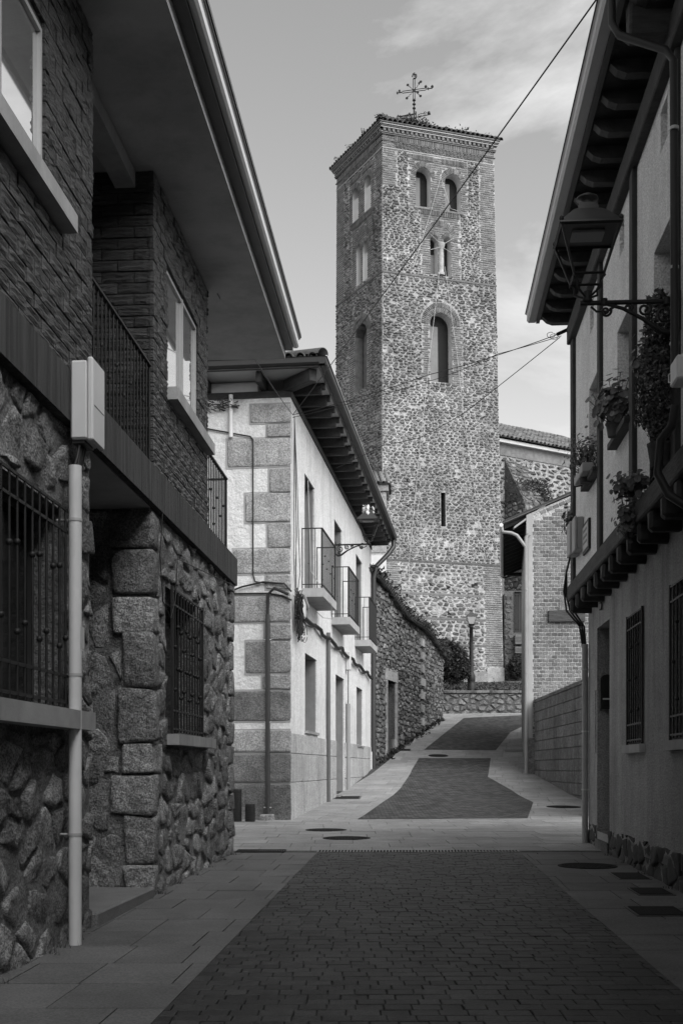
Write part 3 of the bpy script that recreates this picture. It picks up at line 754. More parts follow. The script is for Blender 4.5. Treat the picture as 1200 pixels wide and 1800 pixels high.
for z in (.82, 1.9 - .05, 2.9 - .05):
    MB().tube([LF.p(7.72, z - .009, .10), LF.p(7.72, z + .009, .10)], .046, 16).tube([LF.p(7.72, z, .05), LF.p(7.72, z, -.02)], .008).build('clamp', 'grey_metal', rp)
for i in range(4): cable('riser_cable', [LF.p(7.70 + .03 * i, 3.15, .09 + .01 * (i % 2)), LF.p(7.74 + .04 * i, 3.27, .11), LF.p(7.80 + .04 * i, 3.38, .11)], .011, 'cable_black', 'short black cable from the white pipe up into the cable box', group='black cables into the cable box')
cable('house_cable', [LF.p(UB + .12, 3.47, .08), LF.p(UB + .1, 3.1, .06), LF.p(UB + .22, 2.72, .06), LF.p(UB + .5, 2.6, .07), LF.p(UB + .75, 2.8, .06), LF.p(UB + .85, 3.2, .06), LF.p(UE - .2, 3.46, .07)], .005, 'cable_black', 'thin loose wire looping over the rubble under the dark floor band')

MB().fbox(LF, 7.70, 7.78, 2.02, 2.16, .142, .1435).build('paper_label', 'plaster_light', rp)
MB().fbox(LF, 7.76, 7.99, 3.60, 3.606, .2145, .2165).build('seam', 'dark_metal', bx)
lm = MB(); lr = random.Random(77)
for i in range(420):
    side = lr.random()
    if side < .45: u = lr.uniform(5.2, 14.6); p = LF.p(u, 0, abs(lr.gauss(.03, .07)) + .01)
    elif side < .7: u = lr.uniform(6.5, 16.3); p = Vector((2.31 + .0667 * u - abs(lr.gauss(.03, .07)) - .03, u, 0))
    else: u = lr.uniform(5, 22); p = Vector((lr.uniform(-1.5, 3.2), u, 0))
    if UA < u < UB and p.x < -1.6: continue
    z = zg(p.y) + .026; a = lr.uniform(0, 6.28); r1 = lr.uniform(.006, .02); q = Vector((math.cos(a), math.sin(a), lr.uniform(-.1, .3))) * r1; e = Vector((-math.sin(a), math.cos(a), lr.uniform(-.1, .3))) * r1 * .5; c = Vector((p.x, p.y, z))
    lm.add([c - q, c + e, c + q, c - e], [(0, 1, 2, 3)])
lo_ = lm.build('leaf_litter', 'litter', kind='stuff'); tag(lo_, 'dry leaf scraps scattered along the wall feet and paving', 'litter')
wm = MB()
def blades(M, c, n, r):
    for i in range(n):
        p = Vector(c) + Vector((r.gauss(0, .03), r.gauss(0, .03), 0)); d = Vector((r.uniform(-.6, .6), r.uniform(-.6, .6), 1)).normalized() * r.uniform(.02, .06); sd = d.cross(Vector((r.uniform(-1, 1), r.uniform(-1, 1), 0))).normalized() * .004
        M.add([p - sd, p + sd, p + d], [(0, 1, 2)])
for u in (5.9, 6.4, 7.35, 7.6, 7.9, 10.5, 11.3, 12.1, 12.9, 13.8, 14.5): blades(wm, LF.p(u, zg(u) + .012, .05), 16, lr)
for u in (8.3, 9.4, 10.9, 12.2, 13.4, 14.4): blades(wm, Vector((2.31 + .0667 * u - .06, u, zg(u) + .012)), 16, lr)
wo_ = wm.build('weeds', 'leaf_blade', kind='stuff'); tag(wo_, 'tiny weeds sprouting at the foot of the two near houses', 'weeds')
# ------------------------------------------------------------------ white plastered house
S_W = .1214
WF = Fr((-3.623, 0), (S_W, 1), (1, -S_W)); dW = Vector((S_W, 1)).normalized(); nW = WF.n; DW, NW = Vector((dW.x, dW.y, 0)), Vector((nW.x, nW.y, 0))
UW0, UW1, ZW = 22.06, 37.5, 8.12
EF = Fr(WF.p(UW0, 0).xy, tuple(-nW), tuple(-dW))
WH = thing('white_house', 'white plastered house with granite corner stones, three iron balconies and long rafters', 'house', tuple(WF.p(UW0, zg(UW0))))
ups = [(23.8, 25.15, 4.78, 7.13), (28.45, 29.9, 4.78, 7.18), (33.15, 34.75, 4.78, 7.2)]
grs = [(23.85, 25.5, 1.99, 3.55), (28.7, 30.4, .58, 3.5), (33.3, 34.9, 1.88, 3.52)]
m = MB(); m.panel(WF, rect(UW0, UW1, -.3, ZW), [rect(*q) for q in ups + grs], 0, .03)
m.build('facade', 'white_plaster', WH)
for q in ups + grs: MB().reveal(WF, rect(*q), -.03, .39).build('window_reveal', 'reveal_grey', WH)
m = MB(); m.panel(EF, rect(0, 9, -.3, ZW), [], 0); m.build('end_wall', 'white_plaster', WH)
m = MB(); m.fbox(WF, UW0 + .05, UW1 - .05, -.3, ZW + .3, -8.9, -.62); m.fbox(WF, UW1 - .06, UW1, -.3, ZW, -8.9, -.01); m.fbox(WF, UW0 + .02, UW0 + .06, -.3, ZW, -9, -.01); m.build('inner_walls', 'plaster_light', WH)
for i, (u0, u1, z0, z1) in enumerate(ups + grs):
    if i in (3, 5): window(WF, (u0, u1, z0, z1), WH, .34, glass='glass_dark', frame='timber', mull=(.5,), fw=.06)
    else:
        d = MB(); d.fbox(WF, u0, u1, z0, z1, -.42, -.36); dd = d.build('door', 'door_wood', WH)
        for t in (.28, .72):
            for (a, b) in ((.1, .45), (.52, .93)): MB().fbox(WF, lerp(u0, u1, t - .16), lerp(u0, u1, t + .16), lerp(z0, z1, a), lerp(z0, z1, b), -.362, -.345).build('panel', 'glass_dark' if (i < 3 and b > .5) else 'door_wood', dd)
for i in (0, 2):
    u0, u1, z0, z1 = grs[i]; MB().fbox(WF, u0 - .05, u1 + .08, z0 - .05, z0 + .004, -.3, .05).build('sill', 'granite', WH)
MB().fbox(WF, 28.6, 30.5, zg(29), .60, -.42, .12).build('doorstep', 'granite', WH)
# granite: corner stones on the end wall, plinth on the facade
def ez(y, Y=22.0): return HCAM + (HY - y) / F * Y
qs = [(441, 708, 740, 0), (470, 743, 766, 0), (400, 768, 817, 0), (474, 821, 863, 0), (432, 865, 915, 0), (471, 918, 961, 0), (411, 963, 1006, 0), (468, 1009, 1034, 0),
      (340, 1047, 1092, 0), (466, 1096, 1124, 0), (433, 1126, 1183, 0), (462, 1186, 1211, 0), (340, 1214, 1267, 1), (340, 1284, 1322, 0), (340, 1325, 1376, 1), (340, 1379, 1450, 1)]
for (xl, y0, y1, dk) in qs:
    uL = EF.px(xl, (y0 + y1) / 2)[0]; z1, z0 = ez(y0), ez(y1); segs = [(0.0, uL)]
    if uL > 1.1: segs = [(0, .42), (.42, uL)] if y1 > 1270 else [(0, uL)]
    for (a, b) in segs:
        q = MB(); xb = -.012 if a == 0 else 0
        rock(q, EF.p((a + b) / 2 + xb / 2, (z0 + z1) / 2, .0), -NW * ((b - a - xb) / 2 - .002), -DW * .024, Vector((0, 0, (z1 - z0) / 2 - .002)), .016)
        q.build('corner_stone', 'granite_dark' if dk else 'granite', WH)
        MB().fbox(EF, a - .002 if a else -.004, b + .035, z0 - .03, z1 + .03, -.02, .008).build('mortar_margin', 'plaster_joint', WH)
pz = [(-.1, .97), (.98, 1.51), (1.52, 1.90)]
for r_, (z0, z1) in enumerate(pz):
    u = UW0; rr = random.Random(40 + r_)
    while u < UW1 - .05:
        L = rr.uniform(.85, 1.35) if u > UW0 else (.7, 1.25, .55)[r_]; b = min(u + L, UW1)
        segs = [(u, b)]
        for (e0, e1, f0, f1) in grs:
            if z1 > f0 + .02:
                ns = []
                for p, q in segs:
                    if q <= e0 or p >= e1: ns.append((p, q)); continue
                    if p < e0: ns.append((p, e0))
                    if q > e1: ns.append((e1, q))
                segs = ns
        for p, q in segs:
            if q - p > .06:
                B = MB(); B.cbox(WF.p((p + q) / 2, (z0 + z1) / 2, .006), DW * ((q - p) / 2 - .006), NW * .018, Vector((0, 0, (z1 - z0) / 2 - .004)), .006, .002); B.build('plinth_slab', 'plinth_stone', WH)
        u = b
# balconies
for i, (b0, b1) in enumerate(((23.4, 25.5), (27.9, 30.1), (32.85, 34.95))):
    s = MB(); s.fbox(WF, b0, b1, 4.60, 4.77, 0.0, .43); so = s.build('balcony_slab', 'sill_concrete', WH)
    sf = Fr(WF.p(b0 + .03, 0).xy, tuple(nW), tuple(-dW)); sg = Fr(WF.p(b1 - .03, 0).xy, tuple(nW), tuple(-dW))
    railing(WF, b0 + .02, b1 - .02, 4.77, 5.95, .40, (14, 14, 26)[i], so, 'railing', r=.008)
    railing(sf, 0, .40, 4.77, 5.95, 0, 3, so, 'railing', r=.007); railing(sg, 0, .40, 4.77, 5.95, 0, 3, so, 'railing', r=.007)
# eaves: wall plate, rafters, soffit boards, gutters, tiles
EO = .62
MB().fbox(WF, UW0 - .02, UW1, ZW - .02, ZW + .10, -.2, .03).build('wall_plate', 'timber', WH)
MB().fbox(EF, 0.0, 8.9, ZW - .02, ZW + .10, -.2, .025).build('wall_plate', 'timber', WH)
m = MB(); m.fbox(WF, UW0 - EO, UW1 + .5, ZW + .32, ZW + .36, -9, EO + .02); m.build('soffit', 'soffit_white', WH)
u = UW0 + .35
while u < UW1 + .4:
    q = MB(); q.cbox(WF.p(u, ZW + .215, .18), DW * .055, NW * .36, Vector((0, 0, .10)), .012, .004)
    q.cbox(WF.p(u, ZW + .26, .55), DW * .05, NW * .05, Vector((0, 0, .055)), .01, .003); q.build('rafter', 'timber', WH); u += .72
u = .5
while u < 4:
    q = MB(); q.cbox(EF.p(u, ZW + .215, .17), -NW * .055, -DW * .34, Vector((0, 0, .10)), .012, .004); q.build('rafter', 'timber', WH); u += 1.05
dg = (NW - DW).normalized(); sdg = dg.cross(Vector((0, 0, 1)))
MB().cbox(WF.p(UW0, ZW + .2, 0) + dg * .3, dg * .42, sdg * .08, Vector((0, 0, .11)), .012, .004).build('hip_rafter', 'timber', WH)
gp = [(0, 0), (.10, 0), (.125, .03), (.125, .12), (.14, .13), (0, .13)]
def gutter_run(pts_fn, a, b, mname, name='gutter'):
    k = len(gp); M = MB(); vs = [pts_fn(u, w, z) for u in (a, b) for w, z in gp]
    M.add(vs, [tuple(range(k)), tuple(range(k, 2 * k))[::-1]] + [(i, (i + 1) % k, k + (i + 1) % k, k + i) for i in range(k)]); M.build(name, mname, WH)
gutter_run(lambda u, w, z: WF.p(u, ZW + .33 + z, EO + .02 + w), UW0 - EO - .12, UW1 + .55, 'gutter_grey')
MB().fbox(WF, UW0 - EO - .1, UW1 + .55, ZW + .462, ZW + .475, EO + .13, EO + .165).build('gutter_lip', 'white_metal', WH)
gutter_run(lambda u, w, z: EF.p(u, ZW + .33 + z, EO + w), 9, -EO - .14, 'gutter_grey')
MB().fbox(WF, UW0 - EO - .02, UW1 + .5, ZW + .30, ZW + .47, EO - .01, EO + .018).build('fascia', 'dark_metal', WH)
MB().fbox(EF, -EO, 9, ZW + .30, ZW + .47, EO - .03, EO - .002).build('fascia', 'dark_metal', WH)
zr = ZW + .48
c = [WF.p(UW0 - EO, zr, EO), WF.p(UW1 + .5, zr, EO), WF.p(UW1 + .5, zr + 1.35, -4.2), WF.p(UW0 - EO + 4.8, zr + 1.35, -4.2), WF.p(UW0 - EO, zr, -9), WF.p(UW1 + .5, zr, -9)]
MB().add(c, [(0, 1, 2, 3), (0, 3, 4), (4, 3, 2, 5), (1, 5, 2), (0, 4, 5, 1)]).build('roof', 'tile_dark', WH)
def half_tile(p0, p1, r0, r1, up, m=None, n=6, thick=.014):     # barrel tile from eave end p0 to p1
    m = m or MB(); p0, p1 = Vector(p0), Vector(p1); t = (p1 - p0).normalized(); sd = t.cross(up).normalized(); u2 = sd.cross(t).normalized(); vs = []
    for p, r in ((p0, r0), (p1, r1)):
        for rr in (r, r - thick):
            for i in range(n + 1):
                a = math.pi * i / n; vs.append(p + sd * (rr * math.cos(a)) + u2 * (rr * math.sin(a)))
    k = n + 1; fs = []
    for i in range(n):
        fs += [(i, i + 1, 2 * k + i + 1, 2 * k + i), (k + i, 3 * k + i, 3 * k + i + 1, k + i + 1), (i, k + i, k + i + 1, i + 1), (2 * k + i, 2 * k + i + 1, 3 * k + i + 1, 3 * k + i)]
    m.add(vs, fs, True); return m
UP = Vector((0, 0, 1)); sl = (1.35 / 4.8)
u = -EO + .12
tl = []
while u < 3.4:
    e = EF.p(u, zr + .0, EO + .06); q = e + DW * .42 + Vector((0, 0, .42 * sl)); j = rng.uniform(-.015, .015)
    tl.append(half_tile(e + Vector((j, 0, 0)), q, .085, .075, UP))
    e2 = EF.p(u + .105, zr + .03, EO + .05); tl.append(half_tile(e2 + Vector((0, 0, 0)), e2 + DW * .42 + Vector((0, 0, .42 * sl)), -.085, -.075, UP)) 
    u += .21
u = UW0 - EO + .25
while u < UW1 + .4:
    e = WF.p(u, zr, EO + .05); tl.append(half_tile(e, e - NW * .42 + Vector((0, 0, .42 * sl)), .085, .075, UP)); u += .21
e = WF.p(UW0 - EO - .05, zr + .03, EO + .08); tl.append(half_tile(e, e + (DW - NW) * 1.6 + Vector((0, 0, .48)), .12, .11, UP, None, 8))
for q in tl: q.build('roof_tile', 'tile_dark', WH)
# downpipe at the far end
dp = thing('downpipe', 'black downpipe curving from the white house gutter to its far corner', 'downpipe', tuple(WF.p(UW1, zg(37), .1)))
g = WF.p(UW1 + .3, ZW + .36, EO + .06)
MB().tube([g, g - Vector((0, 0, .25)), WF.p(UW1 + .15, ZW - .15, EO - .1), WF.p(UW1 - .1, ZW - .55, .18), WF.p(UW1 - .1, ZW - .9, .09), WF.p(UW1 - .1, zg(37), .09)], .075, 10).build('pipe', 'dark_metal', dp)
MB().fbox(WF, UW1 - .25, UW1 - .02, 1.0, 1.75, .0, .05).build('foot_guard', 'white_metal', dp)
# end-wall pipes and wires
pp = thing('cable_duct', 'thick black conduit pipe clipped up the granite end of the white house', 'pipe', tuple(EF.p(.42, zg(22), .06)))
uu = EF.px(472, 1200)[0]
MB().tube([EF.p(uu, zg(21.9) + .02, .09), EF.p(uu, ez(1080), .09)], .045, 10).build('pipe', 'dark_metal', pp)
MB().tube([EF.p(uu, ez(1080), .09), EF.p(uu, ez(1045), .09), EF.p(uu - .12, ez(1034), .09), EF.p(.02, ez(1045), .09)], .03, 8).build('bend', 'cable_black', pp)
for y in (1125, 1270, 1420): MB().tube([EF.p(uu - .07, ez(y), .1), EF.p(uu + .07, ez(y), .1)], .012, 6).build('clip', 'grey_metal', pp)
MB().cbox(EF.p(uu, zg(21.9) + .05, .12), -NW * .12, -DW * .1, Vector((0, 0, .07)), .02, .01).build('foot_stone', 'granite', pp)
u1 = EF.px(445, 900)[0]
cable('conduit', [EF.p(EF.px(340, 740)[0], ez(742), .03), EF.p(u1 + .05, ez(764), .03), EF.p(u1, ez(770), .03), EF.p(u1, ez(1008), .03), EF.p(u1 - .04, ez(1021), .03), EF.p(u1 - .25, ez(1024), .03)], .014, 'cable_black', 'thin black conduit running down the plaster between the granite corner stones', 'conduit')
cable('wall_cable', [EF.p(EF.px(340, 1040)[0], ez(1041), .03), EF.p(uu, ez(1042), .03), EF.p(.15, ez(1047), .04), EF.p(-.03, ez(1055), .05)], .018, 'cable_black', 'black cable along the joint above the big granite block')
cable('wall_cable', [EF.p(EF.px(395, 1040)[0], ez(1041), .05), EF.p(.9, ez(1030), .05), EF.p(.5, ez(1022), .05), EF.p(.1, ez(1026), .06), EF.p(-.03, ez(1040), .06)], .018, 'cable_black', 'black cable arching over the conduit bend to the house corner')
dpp = thing('vent_pipe', 'short pale pipe with a cut cable bundle under the eaves of the white end wall', 'pipe', tuple(EF.p(EF.px(405, 730)[0], ez(765), .05)))
uv = EF.px(407, 730)[0]; MB().tube([EF.p(uv, ez(765), .06), EF.p(uv, ez(690), .06)], .04, 8).build('pipe', 'pvc', dpp)
m = MB(); r_ = random.Random(9)
for i in range(70):
    p = EF.p(uv + r_.uniform(-.12, .5), ez(706) + r_.uniform(-.09, .09), r_.uniform(.04, .14)); m.tube([p, p + Vector((r_.uniform(-.13, .13), r_.uniform(-.05, .05), r_.uniform(-.06, .04)))], .009, 4)
m.build('cable_bundle', 'bark', dpp, kind='stuff')
# corrugated tubes in the alley
for i, (x, hgt, r_, lab) in enumerate(((416, .62, .10, 'taller corrugated black drain tube standing in the alley corner'), (440, .34, .095, 'shorter corrugated black drain tube beside the taller one'))):
    X, Y = (x - CX) / F * 21.6, 21.55; z0 = zg(Y); pr = []
    nn = int(hgt / .03)
    for k in range(nn): pr += [(r_, k * .03), (r_, k * .03 + .012), (r_ * .9, k * .03 + .016), (r_ * .9, k * .03 + .028)]
    o = MB().lathe((X, Y, z0), pr, 16, False).build('drain_tube', 'cable_black', loc=(X, Y, z0)); tag(o, lab, 'drain tube')
# corner cable hub
hub = WF.p(UW0 + .1, ez(728), .07)
hb = thing('cable_hub', 'tangle of black cables and a white splice box hanging at the white house corner', 'cable tangle', tuple(WF.p(UW0 + .4, 4.3, .08)))
MB().cbox(WF.p(UW0 + .75, ez(1068) + .1, .1), DW * .16, NW * .06, Vector((0, 0, .2)), .03).build('splice_box', 'plastic_white', hb)
MB().tube([WF.p(UW0 + .5, ez(1045) + .1, .12), WF.p(UW0 + 1.15, ez(1062) + .1, .12)], .07, 10).build('splice_tube', 'plastic_grey', hb)
m = MB(); r_ = random.Random(10)
for i in range(46):
    u0 = UW0 + r_.uniform(.05, .6); z0 = ez(1040) + r_.uniform(-.15, .1); q = []
    for k in range(6): q.append(WF.p(u0 + r_.uniform(-.12, .12) + .03 * k, z0 - k * r_.uniform(.08, .16), .05 + r_.uniform(0, .12)))
    m.tube(q, .009, 4)
for i in range(7):
    cx, cz, rr = UW0 + r_.uniform(.4, 1.0), ez(1100) + r_.uniform(-.15, .2), r_.uniform(.08, .2)
    m.tube([WF.p(cx + 2.2 * rr * math.cos(a * .5), cz + rr * math.sin(a * .5), .1) for a in range(13)], .007, 4)
m.build('loose_cables', 'cable_black', hb, kind='stuff')
for i, (du, w) in enumerate(((.10, .05), (.2, .06), (.34, .05), (.5, .05))):
    cable('corner_wire', [WF.p(UW0 + .1, ez(726), .06), WF.p(UW0 + du, 6.6, w), WF.p(UW0 + du + (.1 if i % 2 else -.02), 5.6, w + .01), WF.p(UW0 + du + (.35 if i == 3 else .0), 5.0, w), WF.p(UW0 + .25 + du * .4, 4.45, w)], .0075, 'cable_black', 'thin black wire hanging down the white house corner above the tangle', group='wires down the white house corner')
pts = []
for i in range(30):
    u = lerp(UW0 + 1.0, UW1 - .6, i / 29); pts.append(WF.p(u, 4.28 - .1 * abs(math.sin(u * 1.5)) - .012 * (u - UW0), .07 + .02 * math.sin(u * 5)))
cable('facade_cable', pts, .045, 'cable_black', 'thick bundle of black cables slung under the balconies of the white house')
for nm, u, z1, rr, lab, mm in (('drain_pipe', 26.95, 4.3, .045, 'slim grey pipe down the facade between the first ground window and the doorway', 'cable_grey'), ('drain_pipe', 30.75, 2.9, .06, 'pale pipe beside the doorway below a small meter box', 'pvc_dull')):
    o = MB().tube([WF.p(u, zg(u), .06), WF.p(u, z1, .06)], rr, 10).build(nm, mm, loc=tuple(WF.p(u, zg(u), .06))); tag(o, lab, 'pipe')
mbx = thing('meter_box', 'small white box above the pale pipe on the white facade', 'meter box', tuple(WF.p(30.75, 3.7, .06)))
MB().cbox(WF.p(30.75, 4.0, .07), DW * .12, NW * .06, Vector((0, 0, .24)), .015).build('body', 'plastic_white', mbx)
MB().tube([WF.p(30.7, 3.78, .07), WF.p(30.72, 2.9, .06)], .012, 5).build('cable', 'cable_black', mbx)
cable('hanging_wire', [WF.p(23.9, 7.0, .05), WF.p(24.0, 5.2, .1), WF.p(24.4, 4.6, .45), WF.p(24.9, 4.35, .4), WF.p(24.3, 4.3, .3), WF.p(23.9, 4.5, .1)], .008, 'rope', 'pale wire hanging past the first balcony into a loop')

# ------------------------------------------------------------------ lantern kit (wall lanterns and street lamp)
def lantern(t, c, s=1.0, X=Vector((1, 0, 0)), Y=Vector((0, 1, 0)), mt='iron', led=True, panes=False):   # c = foot of the lantern cage
    c = Vector(c); Z = Vector((0, 0, 1))
    b, T, h = .12 * s, .235 * s, .36 * s
    P = lambda x, y, z: c + X * x + Y * y + Z * z
    m = MB()
    cs = [(-1, -1), (1, -1), (1, 1), (-1, 1)]
    for i in range(4):
        a, d = cs[i], cs[(i + 1) % 4]
        m.tube([P(a[0] * b, a[1] * b, 0), P(d[0] * b, d[1] * b, 0)], .011 * s, 4, smooth=False)
        m.tube([P(a[0] * T, a[1] * T, h), P(d[0] * T, d[1] * T, h)], .016 * s, 4, smooth=False)
        m.tube([P(a[0] * b, a[1] * b, 0), P(a[0] * T, a[1] * T, h)], .012 * s, 4, smooth=False)
        m.lathe(P(a[0] * T, a[1] * T, h), [(.006 * s, 0), (.016 * s, .02 * s), (.02 * s, .035 * s), (.012 * s, .05 * s), (.002, .056 * s)], 8)
        m.lathe(P(a[0] * b, a[1] * b, -.035 * s), [(.004 * s, 0), (.014 * s, .015 * s), (.006 * s, .035 * s)], 8)
        m.tube([P(a[0] * b, a[1] * b, 0), P(a[0] * b * .75, a[1] * b * .75, -.05 * s), P(a[0] * b * .8, a[1] * b * .8, -.10 * s), P(a[0] * b * .2, a[1] * b * .2, -.15 * s)], .01 * s, 5)
    m.build('cage', mt, t)
    m = MB(); lv = [(T * 1.07, h), (T * 1.05, h + .014 * s), (T * .52, h + .155 * s), (T * .36, h + .18 * s), (T * .30, h + .235 * s)]
    vs = [P(q[0] * r, q[1] * r, z) for r, z in lv for q in cs]; n = len(lv)
    m.add(vs, [(3, 2, 1, 0)] + [(k * 4 + i, k * 4 + (i + 1) % 4, k * 4 + 4 + (i + 1) % 4, k * 4 + 4 + i) for k in range(n - 1) for i in range(4)] + [tuple(range(4 * n - 4, 4 * n))]); m.build('hood', 'lamp_hood', t)
    if panes:
        for i in range(4):
            a, d = cs[i], cs[(i + 1) % 4]; MB().add([P(a[0] * b, a[1] * b, .01), P(d[0] * b, d[1] * b, .01), P(d[0] * T, d[1] * T, h), P(a[0] * T, a[1] * T, h)], [(0, 1, 2, 3)]).build('pane', 'lamp_glass', t)
    m = MB(); m.lathe(P(0, 0, h + .225 * s), [(.055 * s, 0), (.045 * s, .03 * s), (.05 * s, .05 * s), (.09 * s, .06 * s), (.085 * s, .075 * s), (.05 * s, .095 * s), (.005, .105 * s)], 16); m.build('chimney_cap', 'lamp_hood', t)
    if led: MB().cbox(P(0, 0, h - .01 * s), X * T * .55, Y * T * .4, Z * .012, .004).build('light_panel', 'led', t)
    MB().lathe(P(0, 0, -.20 * s), [(.03 * s, 0), (.045 * s, .02 * s), (.03 * s, .05 * s), (.035 * s, .09 * s), (.02 * s, .1 * s)], 10).build('socket', mt, t)
def spiral(c, A, B, r0, turns, n=22, a0=0.0):
    return [Vector(c) + (A * math.cos(a0 + 6.2832 * turns * i / n) + B * math.sin(a0 + 6.2832 * turns * i / n)) * (r0 * (1 - .82 * i / n)) for i in range(n + 1)]
def wall_lantern(fr, u, z, arm, label, s=1.0, off=0.0):
    N_ = Vector((fr.n.x, fr.n.y, 0)); D_ = Vector((fr.d.x, fr.d.y, 0)).normalized(); Z = Vector((0, 0, 1)); B = fr.p(u, z, 0)
    t = thing('wall_lantern', label, 'lantern', tuple(B), 'scrolled wall lanterns')
    Q = lambda w, dz: B + N_ * w + Z * dz
    MB().tube([Q(.0, 0), Q(arm + .06, 0)], .02 * s, 8).lathe(Q(arm * .82, 0), [(.03, -.02), (.03, .03)], 8).lathe(Q(arm * .15, 0), [(.03, -.03), (.03, .03)], 8).build('arm', 'iron', t)
    MB().fbox(fr, u - .02, u + .02, z - .24 * s, z + .08 * s, .0, .025).build('wall_plate', 'iron', t)
    MB().tube([Q(.02, -.22 * s), Q(.08, -.26 * s), Q(.16, -.24 * s), Q(.3, -.14 * s), Q(arm * .62, -.05 * s), Q(arm * .8, -.01)], [.02, .026, .024, .018, .015, .014], 8).build('brace', 'iron', t)
    for (w, dz, r0, tn, a0) in ((.13, -.1, .085, 1.6, 1.6), (.29, -.06, .06, 1.5, 1.6), (.42, -.045, .04, 1.4, 1.6), (.09, -.2, .04, 1.3, 4), (arm * .8, -.07, .045, 1.5, 2.5)):
        MB().tube(spiral(Q(w, dz * s), N_, Z, r0 * s, tn, a0=a0), [.011 * s] * 20 + [.014 * s] * 3, 6).build('scroll', 'iron', t)
    MB().tube([Q(arm * .7, -.03), Q(arm * .78, -.07 * s), Q(arm * .9, -.07 * s), Q(arm * .96, -.03)], .01, 5).build('scroll', 'iron', t)
    lantern(t, Q(arm, .20 * s), s, N_, D_); return t
wall_lantern(WF, 28.55, 6.58, .80, 'old wall lantern wrapped in torn plastic above the balconies of the white house')
rag = MB(); cc = WF.p(28.55, 7.25, .80); nn = 14; vs = []
for i in range(nn + 1):
    for j in range(nn + 1):
        a = 6.283 * i / nn * .8; h_ = .34 * (j / nn) - .1; rr_ = (.15 + .07 * mnoise.noise(Vector((i * .7, j * .6, 3))) - .06 * (j / nn)) * (1 + .3 * math.sin(i * 2.1)); vs.append(cc + Vector((math.cos(a) * rr_, math.sin(a) * rr_, h_ + .08 * mnoise.noise(Vector((i * .8, j * .5, 9))))))
rag.add(vs, [(i * (nn + 1) + j, i * (nn + 1) + j + 1, (i + 1) * (nn + 1) + j + 1, (i + 1) * (nn + 1) + j) for i in range(nn) for j in range(nn)], True)
tag(rag.build('plastic_sheet', 'plastic_white', loc=tuple(cc)), 'torn pale plastic caught on the old lantern of the white house', 'plastic sheet')
# ------------------------------------------------------------------ church tower
TZ0 = 5.6; TC = (2.126, 62.0)
aR, aL = R(72.5), R(-26.8)
TR = Fr(TC, (math.sin(aR), math.cos(aR)), (math.cos(aR), -math.sin(aR)))
TL = Fr(TC, (math.sin(aL), math.cos(aL)), (-math.cos(aL), math.sin(aL)))
WR_, WL_ = 6.88, 5.57; KRt, KLt = .0029, .00176
PR = lambda u, z, w=0.0: TR.p(u * (1 - KRt * (z - TZ0)), z, w)
PLt = lambda u, z, w=0.0: TL.p(u * (1 - KLt * (z - TZ0)), z, w)
def rx_(x, y): u, z = TR.px(x, y); return u / (1 - KRt * (z - TZ0)), z
def lx_(x, y): u, z = TL.px(x, y); return u / (1 - KLt * (z - TZ0)), z
TW = thing('bell_tower', 'tall square rubble bell tower with brick arched windows and tiled eaves', 'tower', (TC[0], TC[1], TZ0 - .4))
ZT = 33.75
def aw(fn, x0, x1, yb, yt):
    u0, zb = fn(x0, yb); u1, _ = fn(x1, yb); um, zt = fn((x0 + x1) / 2, yt); return (min(u0, u1), max(u0, u1), zb, zt)
RW = [aw(rx_, 730.5, 757, 362, 293), aw(rx_, 782, 810, 370, 305), aw(rx_, 756, 770, 481, 413), aw(rx_, 780, 793, 485, 416), aw(rx_, 756, 795, 670, 549)]
LW = [aw(lx_, 619, 630, 395, 331), aw(lx_, 640, 652, 376, 308), aw(lx_, 626, 635, 503, 430), aw(lx_, 637, 646, 495, 424), aw(lx_, 623, 645, 692, 569)]
# same storeys on both faces: take the sill and crown heights from the street face
slit = aw(rx_, 775, 783, 925, 866)
m = MB()
m.panel(TR, rect(0, WR_, TZ0 - 1.5, ZT + 1.0), [arch(*w, 10) for w in RW] + [rect(slit[0], slit[1], slit[2], slit[3])], 0, .02, PR)
m.panel(TL, rect(0, WL_, TZ0 - 1.5, ZT + 1.0), [arch(*w, 10) for w in LW], 0, .02, PLt)
m.build('wall', 'tower_mortar', TW)
m = MB()
b = [PR(WR_, z) for z in (TZ0 - 1.5, ZT + 1)]; c = [PLt(WL_, z) for z in (TZ0 - 1.5, ZT + 1)]; d = [b[i] + c[i] - Vector((TC[0], TC[1], b[i].z)) for i in (0, 1)]
m.add([b[0], d[0], d[1], b[1]], [(0, 1, 2, 3)]); m.add([c[0], d[0], d[1], c[1]], [(3, 2, 1, 0)]); m.build('back_wall', 'tower_mortar', TW)
for w in RW: MB().reveal(TR, arch(*w, 10), -.001, .55, PR).build('window_reveal', 'plaster_light', TW)
for i, w in enumerate(LW): MB().reveal(TL, arch(*w, 10), -.001, .5, PLt).build('window_reveal', 'tower_brick' if i == 4 else 'plaster_light', TW)
m = MB(); m.reveal(TR, rect(*slit), -.001, .7, PR); m.build('slit_reveal', 'tower_stone', TW)
